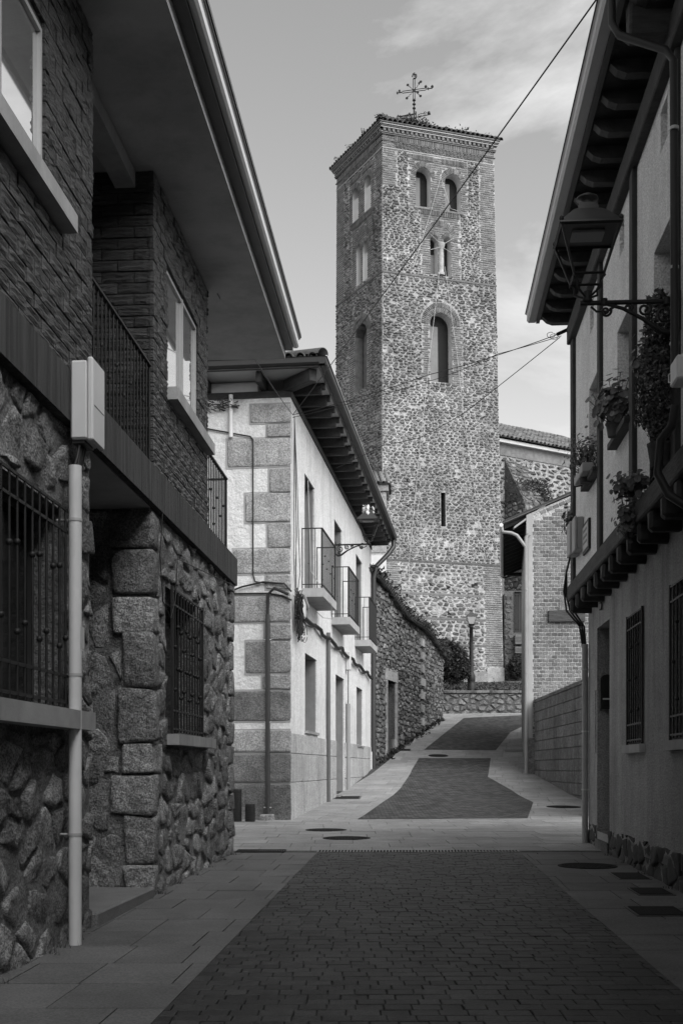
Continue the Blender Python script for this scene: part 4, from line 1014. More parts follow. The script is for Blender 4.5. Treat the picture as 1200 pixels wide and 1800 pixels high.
for (P, fr, ws) in ((PR, TR, RW), (PLt, TL, LW)):
    for i, w in enumerate(ws):
        u0, u1, z0, z1 = w; mu = 'tower_brick' if (fr is TL and i == 4) else 'dark_void'
        q = MB(); q.prism(fr, rect(u0 - .1, u1 + .1, z0 - .1, z1 + .1), -.60, -.551, P); q.build('window_backing', mu, TW)
        if fr is TR and i in (0, 1, 4): MB().prism(fr, rect(u0, lerp(u0, u1, .52), z0, z0 + (z1 - z0) * .84), -.548, -.52, P).build('window_screen', 'screen_grey', TW)
        if fr is TR and i in (2,): MB().prism(fr, rect(lerp(u0, u1, .4), u1, z0, z0 + (z1 - z0) * .6), -.548, -.52, P).build('window_screen', 'screen_grey', TW)
        if fr is TL and i in (0, 1, 3): MB().prism(fr, rect(u0, u1, z0, z0 + (z1 - z0) * .72), -.13, -.10, P).build('window_screen', 'plaster_light', TW)
MB().prism(TR, rect(slit[0] - .1, slit[1] + .1, slit[2] - .1, slit[3] + .1), -.75, -.701, PR).build('window_backing', 'dark_void', TW)
# brick work: rows and voussoirs
tb = MB()
def trow(P, u0, u1, z0, z1, holes, rings, inside=None, out=.022, L=.30, rh=.115, r=random.Random(21)):
    z = z0; row = 0
    while z < z1 - .03:
        u = u0 + (r.uniform(0, L) - L); ua_, ub_ = (u0 + r.uniform(-.1, .1) if u0 > .02 else u0), (u1 + r.uniform(-.1, .1) if u1 < 5.5 else u1)
        while u < ub_:
            a, b = max(u, ua_), min(u + L * r.uniform(.8, 1.1), ub_); u = max(b, u + .05)
            if b - a < .05: continue
            zc = z + .024
            bad = False; segs = [(a, b - .018)]
            for (h0, h1, hz0, hz1) in holes:
                R_ = (h1 - h0) / 2; zs = hz1 - R_; cu = (h0 + h1) / 2
                if zc < hz0 or zc > hz1: continue
                hw = R_ if zc < zs else math.sqrt(max(0, R_ * R_ - (zc - zs) ** 2)); ns = []
                for (p, q) in segs:
                    if q <= cu - hw or p >= cu + hw: ns.append((p, q)); continue
                    if p < cu - hw: ns.append((p, cu - hw))
                    if q > cu + hw: ns.append((cu + hw, q))
                segs = ns
            for (p, q) in segs:
                if q - p < .05: continue
                c = (p + q) / 2
                if inside and (c - inside[0]) ** 2 + (zc - inside[1]) ** 2 > inside[2] ** 2: continue
                if any((c - rc[0]) ** 2 + (zc - rc[1]) ** 2 < rc[2] ** 2 and zc > rc[1] - .02 for rc in rings): continue
                vs = [P(x, y, w) for w in (-.01, out + r.uniform(-.008, .008)) for x, y in ((p, z), (q, z), (q, z + .066), (p, z + .066))]
                fl = 1 if P is PR else -1
                fs = [(4, 5, 6, 7), (0, 1, 5, 4), (1, 2, 6, 5), (2, 3, 7, 6), (3, 0, 4, 7)]; tb.add(vs, fs if fl > 0 else [f[::-1] for f in fs])
        z += rh; row += 1
vs_parts = []
def voussoirs(P, cu, zs, r0, r1, n, out=.035, a0=0.0, a1=math.pi):
    for i in range(n):
        t0 = lerp(a0, a1, (i + .17) / n); t1 = lerp(a0, a1, (i + .83) / n); q = MB()
        pts = [(cu + r0 * math.cos(t0), zs + r0 * math.sin(t0)), (cu + r1 * math.cos(t0), zs + r1 * math.sin(t0)), (cu + r1 * math.cos(t1), zs + r1 * math.sin(t1)), (cu + r0 * math.cos(t1), zs + r0 * math.sin(t1))]
        vv = [P(u, z, w) for w in (-.01, out) for u, z in pts]; fs = [(4, 5, 6, 7), (0, 1, 5, 4), (1, 2, 6, 5), (2, 3, 7, 6), (3, 0, 4, 7)]
        if P is not PR: fs = [f[::-1] for f in fs]
        q.add(vv, fs); vs_parts.append(q)
def ring_of(w): r = (w[1] - w[0]) / 2; return ((w[0] + w[1]) / 2, w[3] - r, r)
exR, exL = [], []
def zone(P, ex, u0, u1, z0, z1, holes=(), rings=(), **k):
    ex.append((u0 - .03, u1 + .03, z0 - .03, z1 + .03)); trow(P, u0, u1, z0, z1, holes, rings, **k)
for (P, ex, W, WW, fn) in ((PR, exR, RW, WR_, rx_), (PLt, exL, LW, WL_, lx_)):
    rg = [ring_of(w) for w in W]
    zlow = min(W[0][2], W[1][2]); ztop = max(W[0][3], W[1][3]); ua = min(W[0][0], W[1][0]) - .42; ub = max(W[0][1], W[1][1]) + .42
    if P is PR: zlow, ztop = W[0][2], W[0][3]
    big = [(q[0], q[1], q[2] + .30) for q in rg[:2]]
    zone(P, ex, ua, ub, zlow - .02, ztop + .62, W[:2], big)
    for q in rg[:2]: voussoirs(P, q[0], q[1], q[2] + .01, q[2] + .28, 22)
    for w in W[:2]:                                  # soldier lintels
        for i in range(16):
            x = lerp(w[0] - .15, w[1] + .15, i / 15); s_ = MB(); vv = [P(x + a, z, ww) for ww in (0, .05) for a, z in ((-.025, ztop + .33), (.025, ztop + .33), (.025, ztop + .58), (-.025, ztop + .58))]
            fs = [(4, 5, 6, 7), (0, 1, 5, 4), (1, 2, 6, 5), (2, 3, 7, 6), (3, 0, 4, 7)]; s_.add(vv, fs if P is PR else [f[::-1] for f in fs]); vs_parts.append(s_)
    # twin window under one arch
    c2 = (W[2][0] + W[3][1]) / 2 if P is PR else (min(W[2][0], W[3][0]) + max(W[2][1], W[3][1])) / 2
    hw2 = (max(W[2][1], W[3][1]) - min(W[2][0], W[3][0])) / 2; zs2 = max(W[2][3], W[3][3]) - .25; zb2 = min(W[2][2], W[3][2])
    zone(P, ex, c2 - hw2 - .55, c2 + hw2 + .55, zb2, zs2 + hw2 + .95, W[2:4], [(c2, zs2, hw2 + .42)])
    voussoirs(P, c2, zs2, hw2 + .12, hw2 + .40, 30)
    trow(P, c2 - hw2, c2 + hw2, zs2 - .25, zs2 + hw2 + .1, W[2:4], [(q[0], q[1], q[2] + .2) for q in rg[2:4]], inside=(c2, zs2, hw2 + .1))
    for q in rg[2:4]: voussoirs(P, q[0], q[1], q[2] + .01, q[2] + .2, 13)
    for i in range(22):
        x = lerp(c2 - hw2 - .5, c2 + hw2 + .5, i / 21); s_ = MB(); vv = [P(x + a, z, ww) for ww in (0, .06) for a, z in ((-.027, zs2 + hw2 + .62), (.027, zs2 + hw2 + .62), (.027, zs2 + hw2 + .88), (-.027, zs2 + hw2 + .88))]
        fs = [(4, 5, 6, 7), (0, 1, 5, 4), (1, 2, 6, 5), (2, 3, 7, 6), (3, 0, 4, 7)]; s_.add(vv, fs if P is PR else [f[::-1] for f in fs]); vs_parts.append(s_)
    # tall single window
    w = W[4]; q = rg[4]
    zone(P, ex, w[0] - .45, w[0] - .01, w[2], q[1]); zone(P, ex, w[1] + .01, w[1] + .62, w[2] - .1, q[1])
    RR = q[2] + .53; ex.append(w)
    for k in range(7):
        za, zb2_ = q[1] + RR * k / 7, q[1] + RR * (k + 1) / 7; hw_ = math.sqrt(max(0, RR * RR - (za - q[1]) ** 2)); ex.append((q[0] - hw_, q[0] + hw_, za, zb2_))
    voussoirs(P, q[0], q[1], q[2] + .01, q[2] + .23, 26); voussoirs(P, q[0], q[1], q[2] + .27, q[2] + .5, 34, .055)
    # brick corners at the top
    zone(P, ex, 0.0, .85, fn(672, 322)[1] if P is PR else fn(670, 322)[1], ZT + .44)
    zone(P, ex, WW - (.95 if P is PR else 1.0), WW, fn(868, 480)[1] if P is PR else 27.1, ZT + .44)
    exA_ = (0, WW, ZT - .3, ZT + 1)
    ex.append(exA_)
zA = 12.06
zone(PR, exR, 0.0, .95, 9.3, zA); zone(PR, exR, WR_ - 1.05, WR_, 6.7, zA)
exR.append((slit[0] - .03, slit[1] + .03, slit[2] - .05, slit[3] + .05))
tb.build('brick_courses', 'tower_brick', TW, kind='stuff')
q = MB()
for s_ in vs_parts: b = len(q.v); q.v += s_.v; q.f += [tuple(b + i for i in f) for f in s_.f]; q.sm += s_.sm
q.build('arch_bricks', 'tower_brick', TW, kind='stuff')
# column of the twin window
cu = (RW[2][1] + RW[3][0]) / 2; pr = [(.16, 0), (.16, .12), (.12, .2), (.125, .3), (.115, 1.1), (.10, 1.45), (.12, 1.5), (.17, 1.72), (.17, 1.8)]
sc_ = ((RW[2][3] - RW[2][2]) * .82) / 1.8
MB().lathe(PR(cu, RW[2][2], -.02), [(r * 1.25, h * sc_) for r, h in pr], 12).build('column', 'column_stone', TW)
# sills
for w in RW[:2] + LW[:2]:
    P = PR if w in RW else PLt; fr = TR if w in RW else TL; MB().prism(fr, rect(w[0] - .12, w[1] + .12, w[2] - .1, w[2]), -.1, .07, P).build('sill', 'tower_stone', TW)
# string courses
for (P, fr, WW, zz, out) in ((PR, TR, WR_, 27.05, .05), (PLt, TL, WL_, 27.05, .05), (PR, TR, WR_, zA + .03, .04), (PR, TR, WR_ - 1.0, 10.4, .03), (PR, TR, WR_ - 1.0, 9.12, .03), (PR, TR, WR_ - 1.0, 7.75, .03)):
    MB().prism(fr, rect(0, WW, zz - .05, zz + .05), -.05, out, P).build('string_course', 'tower_brick', TW)
    ex = exR if P is PR else exL; ex.append((-.1, WW + .1, zz - .06, zz + .06))
# cornice
for (P, fr, WW) in ((PR, TR, WR_), (PLt, TL, WL_)):
    flp = P is not PR
    for (z0, z1, out, mm) in ((ZT - .28, ZT - .22, .03, 'tower_brick_light'), (ZT + .10, ZT + .14, .06, 'tower_brick'), (ZT + .42, ZT + .48, .08, 'tower_brick'), (ZT + .50, ZT + .545, .11, 'tower_brick_light'), (ZT + .72, ZT + .77, .17, 'tower_brick_light'), (ZT + .79, ZT + .84, .2, 'tower_brick'), (ZT + .86, ZT + .92, .24, 'tower_brick_light'), (ZT + .94, ZT + 1.0, .28, 'tower_brick')):
        MB().prism(fr, rect(-out, WW + out, z0, z1), -.05, out, P).build('cornice_course', mm, TW)
    M = MB()
    n = int(WW / .135)
    for i in range(n):                       # soldier course, dentils and wave courses
        u = lerp(.7, WW - .7, (i + .5) / n)
        for (a, z0, z1, o_) in ((.04, ZT + .16, ZT + .40, .05),): M.prism(fr, rect(u - a, u + a, z0, z1), -.01, o_, P)
        u2 = lerp(0, WW, (i + .5) / n)
        if i % 2 == 0: M.prism(fr, rect(u2 - .07, u2 + .07, ZT + .56, ZT + .70), -.01, .15, P)
        for k in range(4):
            zz = ZT - .20 + k * .075; sh = .03 if (i % 2) else 0
            if .7 < u < WW - .7: M.prism(fr, rect(u - .062, u + .062, zz + sh, zz + sh + .04), -.01, .035 + .02 * (i % 2), P)
    M.build('cornice_bricks', 'tower_brick', TW, kind='stuff')
# rubble stones
ts = []
r_ = random.Random(31)
for (P, ex, WW, sd_) in ((PR, exR, WR_, 1), (PLt, exL, WL_, 2)):
    zb_ = TZ0 - .6
    while zb_ < ZT - .35:                       # lifts of masonry, each with its own stone size
        low = zb_ < 11.9; ze_ = min(zb_ + r_.uniform(1.2, 2.6), 12.0 if low else (27.0 if zb_ < 26.9 else ZT - .3))
        su, sz, gp_ = (r_.uniform(.32, .42), r_.uniform(.19, .25), .034) if low else (r_.uniform(.24, .36), r_.uniform(.115, .165), r_.uniform(.014, .026))
        if ze_ - zb_ > .12:
            for poly in rubble_cells(.0, WW, zb_, ze_, su, sz, ex, .42, sd_ * 100 + int(zb_ * 7), .03, .24):
                ts.append(stone(P, poly, gp_ * r_.uniform(.4, 1.7), r_.uniform(.025, .07), 7, 2, r_, .10))
        zb_ = max(ze_, zb_ + .1) + (.1 if ze_ in (12.0, 27.0) else 0)
pieces(ts, 'stone', 'tower_stone', TW, 'rubble', 290)
# putlog holes
for (x, y) in ((718, 888), (716, 1046), (758, 1027), (788, 1033), (831, 1030), (716, 1076), (749, 1077), (786, 1078), (836, 1028), (717, 845), (702, 1006)):
    u, z = rx_(x, y); MB().prism(TR, rect(u - .1, u + .1, z - .09, z + .09), -.05, .012, PR).build('putlog_hole', 'dark_void', TW)
# base course
MB().prism(TR, rect(3.2, 5.9, TZ0 + .2, TZ0 + .75), -.05, .14, PR).build('base_stone', 'granite', TW)
MB().prism(TR, rect(5.9, 6.9, TZ0 - .2, TZ0 + 1.0), -.05, .08, PR).build('base_stone', 'column_stone', TW)
# tiled roof
EV = ZT + 1.0; ov = .27
cA = Vector((TC[0], TC[1], 0)); bR = PR(WR_, EV) ; bL = PLt(WL_, EV); nr3 = Vector((TR.n.x, TR.n.y, 0)); nl3 = Vector((TL.n.x, TL.n.y, 0)); dr3 = Vector((TR.d.x, TR.d.y, 0)); dl3 = Vector((TL.d.x, TL.d.y, 0))
e0 = Vector((TC[0], TC[1], EV)) - dr3 * ov - dl3 * ov; eR = bR + dr3 * ov - dl3 * ov; eL = bL - dr3 * ov + dl3 * ov; eD = eR + eL - e0; ap = (e0 + eD) / 2 + Vector((0, 0, 1.55))
MB().add([e0, eR, eD, eL, ap], [(0, 1, 4), (1, 2, 4), (2, 3, 4), (3, 0, 4), (3, 2, 1, 0)]).build('roof', 'tile_dark', TW)
tt = []
for (p, q, inn) in ((e0, eR, dl3), (e0, eL, dr3)):
    n = int((q - p).length / .27)
    for i in range(n + 1):
        a = p.lerp(q, i / n); mid = (p + q) / 2; up = (ap - mid).normalized(); j = rng.uniform(-.03, .03)
        frac = min(i, n - i) / n * 2
        for k in range(3):
            if k * .4 > frac * 2.6 and k > 0: continue
            s0 = a + up * (k * .38 + .0 + j * .6); s0.z += .03 + .015 * k + rng.uniform(-.015, .015); tt.append(half_tile(s0, s0 + up * .45, .135, .115, UP, None, 5, .02))
for (p) in (e0,):
    up = (ap - p).normalized()
    for k in range(6): tt.append(half_tile(p + up * (k * .4 - .05) + Vector((0, 0, .1)), p + up * (k * .4 + .42) + Vector((0, 0, .08)), .17, .15, UP, None, 6, .02))
for q in tt: q.build('roof_tile', 'tile_dark', TW)
def tuft(M, c, n, r, hmax, ln, rr):
    for i in range(n):
        p = Vector(c) + Vector((rr.gauss(0, r), rr.gauss(0, r), rr.uniform(0, hmax))); d = Vector((rr.uniform(-1, 1), rr.uniform(-1, 1), rr.uniform(.0, 1))).normalized() * ln; sd = d.cross(Vector((rr.uniform(-1, 1), rr.uniform(-1, 1), .3))).normalized() * ln * .3
        M.add([p - sd, p + sd, p + d], [(0, 1, 2)])
M = MB(); rr = random.Random(4)
for t in (.14, .22, .26, .3, .34, .38, .42, .55, .64, .68, .8, .9): tuft(M, e0.lerp(eR, t) + Vector((0, 0, .15)) + dl3 * .25, int(90 if .2 < t < .4 else 30), .17, .22 if .2 < t < .45 else .1, .13, rr)
for t in (.0, .3, .6, .85): tuft(M, e0.lerp(eL, t) + Vector((0, 0, .15)), 30, .12, .12, .1, rr)
M.build('moss', 'moss', TW, kind='stuff')
# iron cross on the tower
XC = PX(728, 214, 65.4); wc = thing('iron_cross', 'wrought iron weather cross with stars and a lettered vane on the tower roof', 'cross', tuple(XC))
k_ = 65.4 / F; A = Vector((.97, -.24, 0)); Z = Vector((0, 0, 1))
def X2(x, y): return XC + A * ((x - 728) * k_ / .97) + Z * ((213 - y) * k_ - (x - 728) * k_ * .0)   # photo pixel in the plane of the cross
def XS(x, y): return X2(x, y)
m = MB()
for dx in (-1.5, 1.5): m.tube([XS(727.5 + dx, 176), XS(727.5 + dx, 137)], .022, 5)
m.tube([XS(727.5, 222), XS(727.5, 188)], .045, 6); m.tube([XS(727.5, 190), XS(727.5, 172)], .03, 6); m.tube([XS(731, 218), XS(731, 195), XS(727, 196)], .03, 5)
m.build('shaft', 'iron', wc)
for y in (174, 181, 188): MB().lathe(XS(727.5, y + .6), [(.03, -.05), (.09, -.03), (.09, .03), (.03, .05)], 8).build('collar', 'iron', wc)
m = MB()
for dy in (-1.7, 1.7): m.tube([XS(707, 157.5 + dy), XS(748, 157.5 + dy)], .022, 5)
m.tube([XS(707, 157.5), XS(697, 157.5)], .03, 5); m.tube([XS(748, 157.5), XS(759, 157.5)], .03, 5); m.build('cross_bar', 'iron', wc)
MB().tube([XS(727.5 + 2.3 * math.cos(a * .4), 157.5 + 2.3 * math.sin(a * .4)) for a in range(17)], .02, 5).build('ring', 'iron', wc)
for (x, y) in ((716.5, 146), (739, 143.5), (715, 169), (738.5, 168.5)):
    q = MB(); n = 7; pts = []
    for i in range(n + 1):
        t = i / n; pts.append(XS(lerp(727.5, x, t) + (.9 if i % 2 else -.9) * .8, lerp(157.5, y, t) + (.9 if i % 2 else -.9) * .5))
    q.tube(pts, .018, 4)
    for a in range(4): q.tube([XS(x + 2.2 * math.cos(a * .785), y + 2.2 * math.sin(a * .785)), XS(x - 2.2 * math.cos(a * .785), y - 2.2 * math.sin(a * .785))], .025, 4)
    q.build('star_ray', 'iron', wc)
for (x, y, r0) in ((700.5, 157.5, 3.2), (754, 157.5, 3.2)):
    MB().tube([XS(x + r0 * math.cos(a * .35 + 2.2) * .8, y + r0 * math.sin(a * .35 + 2.2)) for a in range(6)], .025, 4).build('hook', 'iron', wc)
def bird(x, y, s):
    q = MB(); q.tube([XS(x, y), XS(x + .6 * s, y - 1.5 * s), XS(x + .9 * s, y - 3 * s), XS(x + 1.6 * s, y - 3.6 * s)], [.03, .07 * s, .045 * s, .015], 6); q.build('bird_figure', 'iron', wc)
for (x, y, s) in ((701.5, 156, 1), (747, 155.5, 1.3), (758, 157, 1.3), (735.5, 147, .9), (733.5, 163, 1.0), (703, 200.5, .8), (719, 198, .8)): bird(x, y, s)
q = MB(); q.tube([XS(724.5, 133), XS(726, 127), XS(727, 130), XS(728, 126), XS(728.5, 133)], .035, 5); q.tube([XS(728.5, 130), XS(731, 129.5), XS(731.5, 132.5), XS(730, 136), XS(726, 136.5)], .045, 5); q.build('rooster', 'iron', wc)
q = MB(); q.tube([XS(699.5, 197), XS(702, 200), XS(716, 199), XS(731, 198.5)], .04, 5); q.tube([XS(702, 200.5), XS(708, 204.5), XS(709, 202)], .03, 5); q.tube([XS(722, 199.5), XS(722, 211)], .04, 5); q.tube([XS(709, 205), XS(722, 205.5), XS(756, 203)], .025, 5); q.build('vane', 'iron', wc)
fc = bpy.data.curves.new('letters', 'FONT'); fc.body = 'AMI'; fc.size = .32; fc.extrude = .012; fo = bpy.data.objects.new('letters_source', fc); COL.objects.link(fo)
dg_ = bpy.context.evaluated_depsgraph_get(); me = bpy.data.meshes.new_from_object(fo.evaluated_get(dg_)); bpy.data.objects.remove(fo, do_unlink=True)
lo = bpy.data.objects.new('letters', me); COL.objects.link(lo); lo.parent = wc; me.materials.clear(); me.materials.append(MATS['iron'])
lo.matrix_local = Matrix.Translation(XS(708.5, 206) - XC) @ Matrix(((A.x, 0, .24, 0), (A.y, 0, .97, 0), (0, 1, 0, 0), (0, 0, 0, 1)))
for (x, y, r0, s) in ((736.5, 201.5, 3, 1), (746, 200, 3, -1), (736.5, 208, 3, -1), (746, 208, 3, 1)):
    MB().tube([XS(x + (r0 * (1 - i / 16)) * math.cos(s * i * .5), y + (r0 * (1 - i / 16)) * math.sin(s * i * .5)) for i in range(13)], .018, 4).build('scroll', 'iron', wc)
MB().tube([XS(738, 199), XS(748, 201.5)], .018, 4).build('scroll', 'iron', wc); MB().tube([XS(738, 211), XS(746, 206)], .018, 4).build('scroll', 'iron', wc)
bird(752, 203, 1.5)
an = thing('roof_sensor', 'thin arm with a small dark box on the tower eaves', 'sensor', tuple(PX(809, 233, 64)))
MB().tube([PX(809, 240, 64), PX(809, 229.5, 64), PX(821, 226, 64)], .02, 5).build('arm', 'iron', an); MB().cbox(PX(822, 225.3, 64), (.05, 0, 0), (0, .05, 0), (0, 0, .05), .01).build('box', 'dark_metal', an)
# ropes hung on the tower face
def rope(pp, lab): cable('rope', [PR(*rx_(x, y), .12) for x, y in pp], .012, 'rope', lab, 'rope')
rope([(773, 312), (757, 368), (730, 455), (725, 470)], 'pale rope slanting from between the top windows to the left of the twin window')
rope([(773, 312), (790, 368), (803, 372)], 'pale rope slanting from between the top windows to the right sill')
rope([(705, 365), (742, 400), (745, 402)], 'short pale rope slanting across the rubble left of the twin window')
rope([(770, 480), (763, 545), (752, 640), (735, 800), (718, 980), (715, 1100)], 'long pale rope hanging from the twin window down the left of the tall window')
rope([(780, 470), (790, 545), (801, 620), (812, 720), (826, 820), (847, 960), (852, 985)], 'long pale rope hanging from the twin window past the right of the tall window')
rope([(755, 440), (775, 435), (792, 446)], 'pale rope tied round the column of the twin window')
rope([(755, 413), (775, 432), (795, 420)], 'dark slack rope crossing the heads of the twin window')

# ------------------------------------------------------------------ church nave and annex
NF = Fr(((868 - CX) / F * 66, 66), (.848, .53), (.53, -.848)); NV = thing('church_nave', 'rubble church nave with a long tiled roof behind the bell tower', 'church', tuple(NF.p(0, 5.4)))
zE = NF.px(890, 778)[1]
m = MB(); m.panel(NF, rect(-.5, 16, 4.5, zE), [], 0); m.fbox(NF, -.5, 16, 4.5, zE, -9, -.3); m.build('wall', 'nave_mortar', NV)
MB().fbox(NF, -.5, 16, zE - .75, zE - .12, 0, .05).build('brick_frieze', 'tower_brick', NV)
MB().fbox(NF, -.5, 16, zE - .12, zE + .06, 0, .35).build('cornice', 'plaster_light', NV)
rs = 2.35 / 5.0
c = [NF.p(-.5, zE + .1, .5), NF.p(16, zE + .1, .5), NF.p(16, zE + .1 + 5.3 * rs, -4.8), NF.p(-.5, zE + .1 + 5.3 * rs, -4.8), NF.p(-.5, zE, -10), NF.p(16, zE, -10)]
MB().add(c, [(0, 1, 2, 3), (3, 2, 5, 4), (0, 3, 4), (1, 5, 2)]).build('roof', 'tile_dark', NV)
tt = []; ND = Vector((NF.d.x, NF.d.y, 0)); NN_ = Vector((NF.n.x, NF.n.y, 0)); up = (-NN_ + Vector((0, 0, rs))).normalized(); u = -.1
while u < 9.5:
    for k in range(8):
        p = NF.p(u + rng.uniform(-.02, .02), zE + .12, .54) + up * (k * .72); p.z += .01 * k + rng.uniform(-.015, .015); tt.append(half_tile(p, p + up * .80, .13, .105, UP, None, 5, .02))
    u += .30
pieces(tt, 'roof_tile', 'tile', NV, 'roof_tiles', 290)
ns = []
for poly in rubble_cells(.0, 9.0, zE - 7.5, zE - .78, .50, .27, [], .4, 77, .03): ns.append(stone(lambda u, z, w: NF.p(u, z, w), poly, r_.uniform(.04, .08), r_.uniform(.04, .08), 7, 2, r_, .2))
pieces(ns, 'stone', 'nave_stone', NV, 'rubble', 290)
bz = NF.px(895, 800)[1]
bt = MB(); bp = [(0, 4.5), (0, bz - .3), (1.7, bz - 3.0), (1.7, 4.5)]; bf = Fr(NF.p(.75, 0).xy, tuple(NF.n), tuple(-Vector((NF.d.x, NF.d.y)))); bt.prism(bf, bp, 0, -1.5); bo = bt.build('buttress', 'nave_stone', NV)
bs = []
for poly in rubble_cells(0, 1.7, bz - 8, bz - 2.8, .4, .26, [], .4, 78): bs.append(stone(lambda u, z, w: bf.p(u, z, w), poly, .03, .05, 7, 2, r_, .2))
bf2 = Fr(NF.p(.75, 0, 1.7).xy, (NF.d.x, NF.d.y), tuple(NF.n))
for poly in rubble_cells(0, 1.5, bz - 8, bz - 2.8, .5, .3, [], .4, 79): bs.append(stone(lambda u, z, w: bf2.p(u, z, w), poly, .03, .05, 7, 2, r_, .2))
sa = math.hypot(1.7, 2.7); ca_, sa_ = 1.7 / sa, 2.7 / sa
PB = lambda u, z, w: NF.p(.75 + u, bz - .3 - (sa - z) * sa_ + w * ca_, (sa - z) * ca_ + w * sa_)
for poly in rubble_cells(0, 1.5, 0, sa, .45, .3, [], .4, 80): bs.append(stone(PB, poly, .03, .06, 7, 2, r_, .2))
pieces(bs, 'buttress_stone', 'far_stone', bo, 'buttress_rubble', 40)
iv = MB(); rr = random.Random(8)
for i in range(90): tuft(iv, NF.p(rr.uniform(.7, 2.9), bz - 2.9 + rr.uniform(-.3, 2.4) * .5, rr.uniform(.2, 1.6)), 26, .26, .2, .14, rr)
tag(iv.build('ivy', 'leaf_dark', loc=tuple(NF.p(1.5, bz - 2.5, .8))), 'dark ivy clump growing over the buttress of the church nave', 'ivy')
AN = thing('church_annex', 'low stone annex with a tiled roof against the foot of the tower', 'annex', (0, 60, 5.2))
AF = Fr((2.25, 60.2), (-1, .05), (-.05, -1)); zc = HCAM + (HY - 862) / F * 60
m = MB(); m.panel(AF, rect(0, 9, 4, zc), [], 0); m.fbox(AF, .0, 9, 4, zc, -3, -.01); m.build('wall', 'column_stone', AN)
for i, y in enumerate((870, 905, 940, 975, 1010)): MB().fbox(AF, .0, .9 if i % 2 else 1.4, HCAM + (HY - y - 30) / F * 60, HCAM + (HY - y) / F * 60, .002, .04).build('wall_block', ('granite', 'plaster_light')[i % 2], AN)
MB().fbox(AF, -.12, 9, zc, zc + .3, -2, .15).build('cornice', 'granite', AN)
MB().add([AF.p(-.25, zc + .3, .25), AF.p(9, zc + .3, .25), AF.p(9, zc + 2.6, -3), AF.p(2.2, zc + 2.6, -3), AF.p(-.25, zc + .3, -3)], [(0, 1, 2, 3), (0, 3, 4)]).build('roof', 'tile_dark', AN)
for k in range(14):
    e = AF.p(-.15 + k * .27, zc + .36, .3); q = e + Vector((-.15, .9, .72)); half_tile(e, q, .12, .1, UP, None, 5, .02).build('roof_tile', 'tile', AN)

# ------------------------------------------------------------------ rubble wall beyond the white house
w0, w1 = Vector((.75, 37.4)), Vector((4.45, 52.5)); dS = (w1 - w0).normalized(); LS = (w1 - w0).length
SWF = Fr(w0, dS, (dS.y, -dS.x)); SW = thing('rubble_wall', 'old rubble stone wall with a mossy tiled top beyond the white house', 'wall', tuple(SWF.p(LS / 2, zg(45))))
ztop = lambda u: lerp(7.35, 6.2, u / LS) + .12 * math.sin(u * .7)
ud0, ud1 = 3.3, 4.75; zd = 4.25
out = [(-.6, .3)] + [(LS * i / 12, zg(w0.y + dS.y * LS * i / 12) - .3) for i in range(13)] + [(LS * i / 12, ztop(LS * i / 12)) for i in range(12, -1, -1)] + [(-.6, ztop(0))]
m = MB(); m.panel(SWF, out, [rect(ud0, ud1, 1.75, zd)], 0, .4); m.fbox(SWF, LS - .5, LS, 3, ztop(LS), -.6, -.002); m.fbox(SWF, -.6, LS, .3, 6.0, -.6, -.41); m.build('wall', 'far_mortar', SW)
ss = []
for poly in rubble_cells(-.5, LS, 1.0, 7.4, .36, .18, [(ud0 - .3, ud1 + .35, 1.0, zd + .3)], .42, 91):
    cu = sum(p[0] for p in poly) / len(poly); cz = sum(p[1] for p in poly) / len(poly)
    if cz > ztop(cu) - .08 or cz < zg(w0.y + dS.y * cu) + .05: continue
    ss.append(stone(lambda u, z, w: SWF.p(u, z, w), poly, .02, r_.uniform(.03, .07), 7, 2, r_, .12))
for q in ss: pass
pieces(ss, 'stone', 'far_stone', SW, 'rubble', 120)
MB().fbox(SWF, ud0 - .28, ud1 + .3, zd, zd + .38, -.2, .05).build('lintel', 'column_stone', SW)
for (a, b) in ((ud0 - .26, ud0), (ud1, ud1 + .3)):
    z = 1.6
    while z < zd - .01:
        h = min(rng.uniform(.5, .8), zd - z); MB().fbox(SWF, a, b, z + .006, z + h - .006, -.2, .045).build('jamb_stone', 'column_stone', SW); z += h
MB().fbox(SWF, ud0, ud1, 1.6, zd, -.38, -.32).build('door', 'door_wood', SW)
z = 2.4
while z < 6.2:
    MB().fbox(SWF, 9.6 + rng.uniform(0, .2), 10.3 + rng.uniform(0, .3), z, z + .3, 0, .10).build('tie_stone', 'column_stone', SW); z += .52
cp = []
u = -.5
while u < LS:
    e = SWF.p(u, ztop(max(u, 0)) - .02, .22); q = SWF.p(u, ztop(max(u, 0)) + .22, -.35); cp.append(half_tile(e, q, .12, .11, UP, None, 5, .02)); u += .24
for q in cp: q.build('coping_tile', 'tile_dark', SW)
M = MB(); rr = random.Random(14); u = -.4
while u < LS: tuft(M, SWF.p(u, ztop(max(u, 0)) + .05, rr.uniform(-.1, .25)), 30, .13, .16, .13, rr); u += .16
M.build('moss', 'moss', SW, kind='stuff')
M = MB(); u = .2
while u < LS - 1: tuft(M, SWF.p(u, zg(w0.y + dS.y * u), .1), 10, .1, .1, .14, rr); u += .3
wd = M.build('weeds', 'leaf_dark', kind='stuff'); tag(wd, 'low weeds along the foot of the rubble wall', 'weeds')

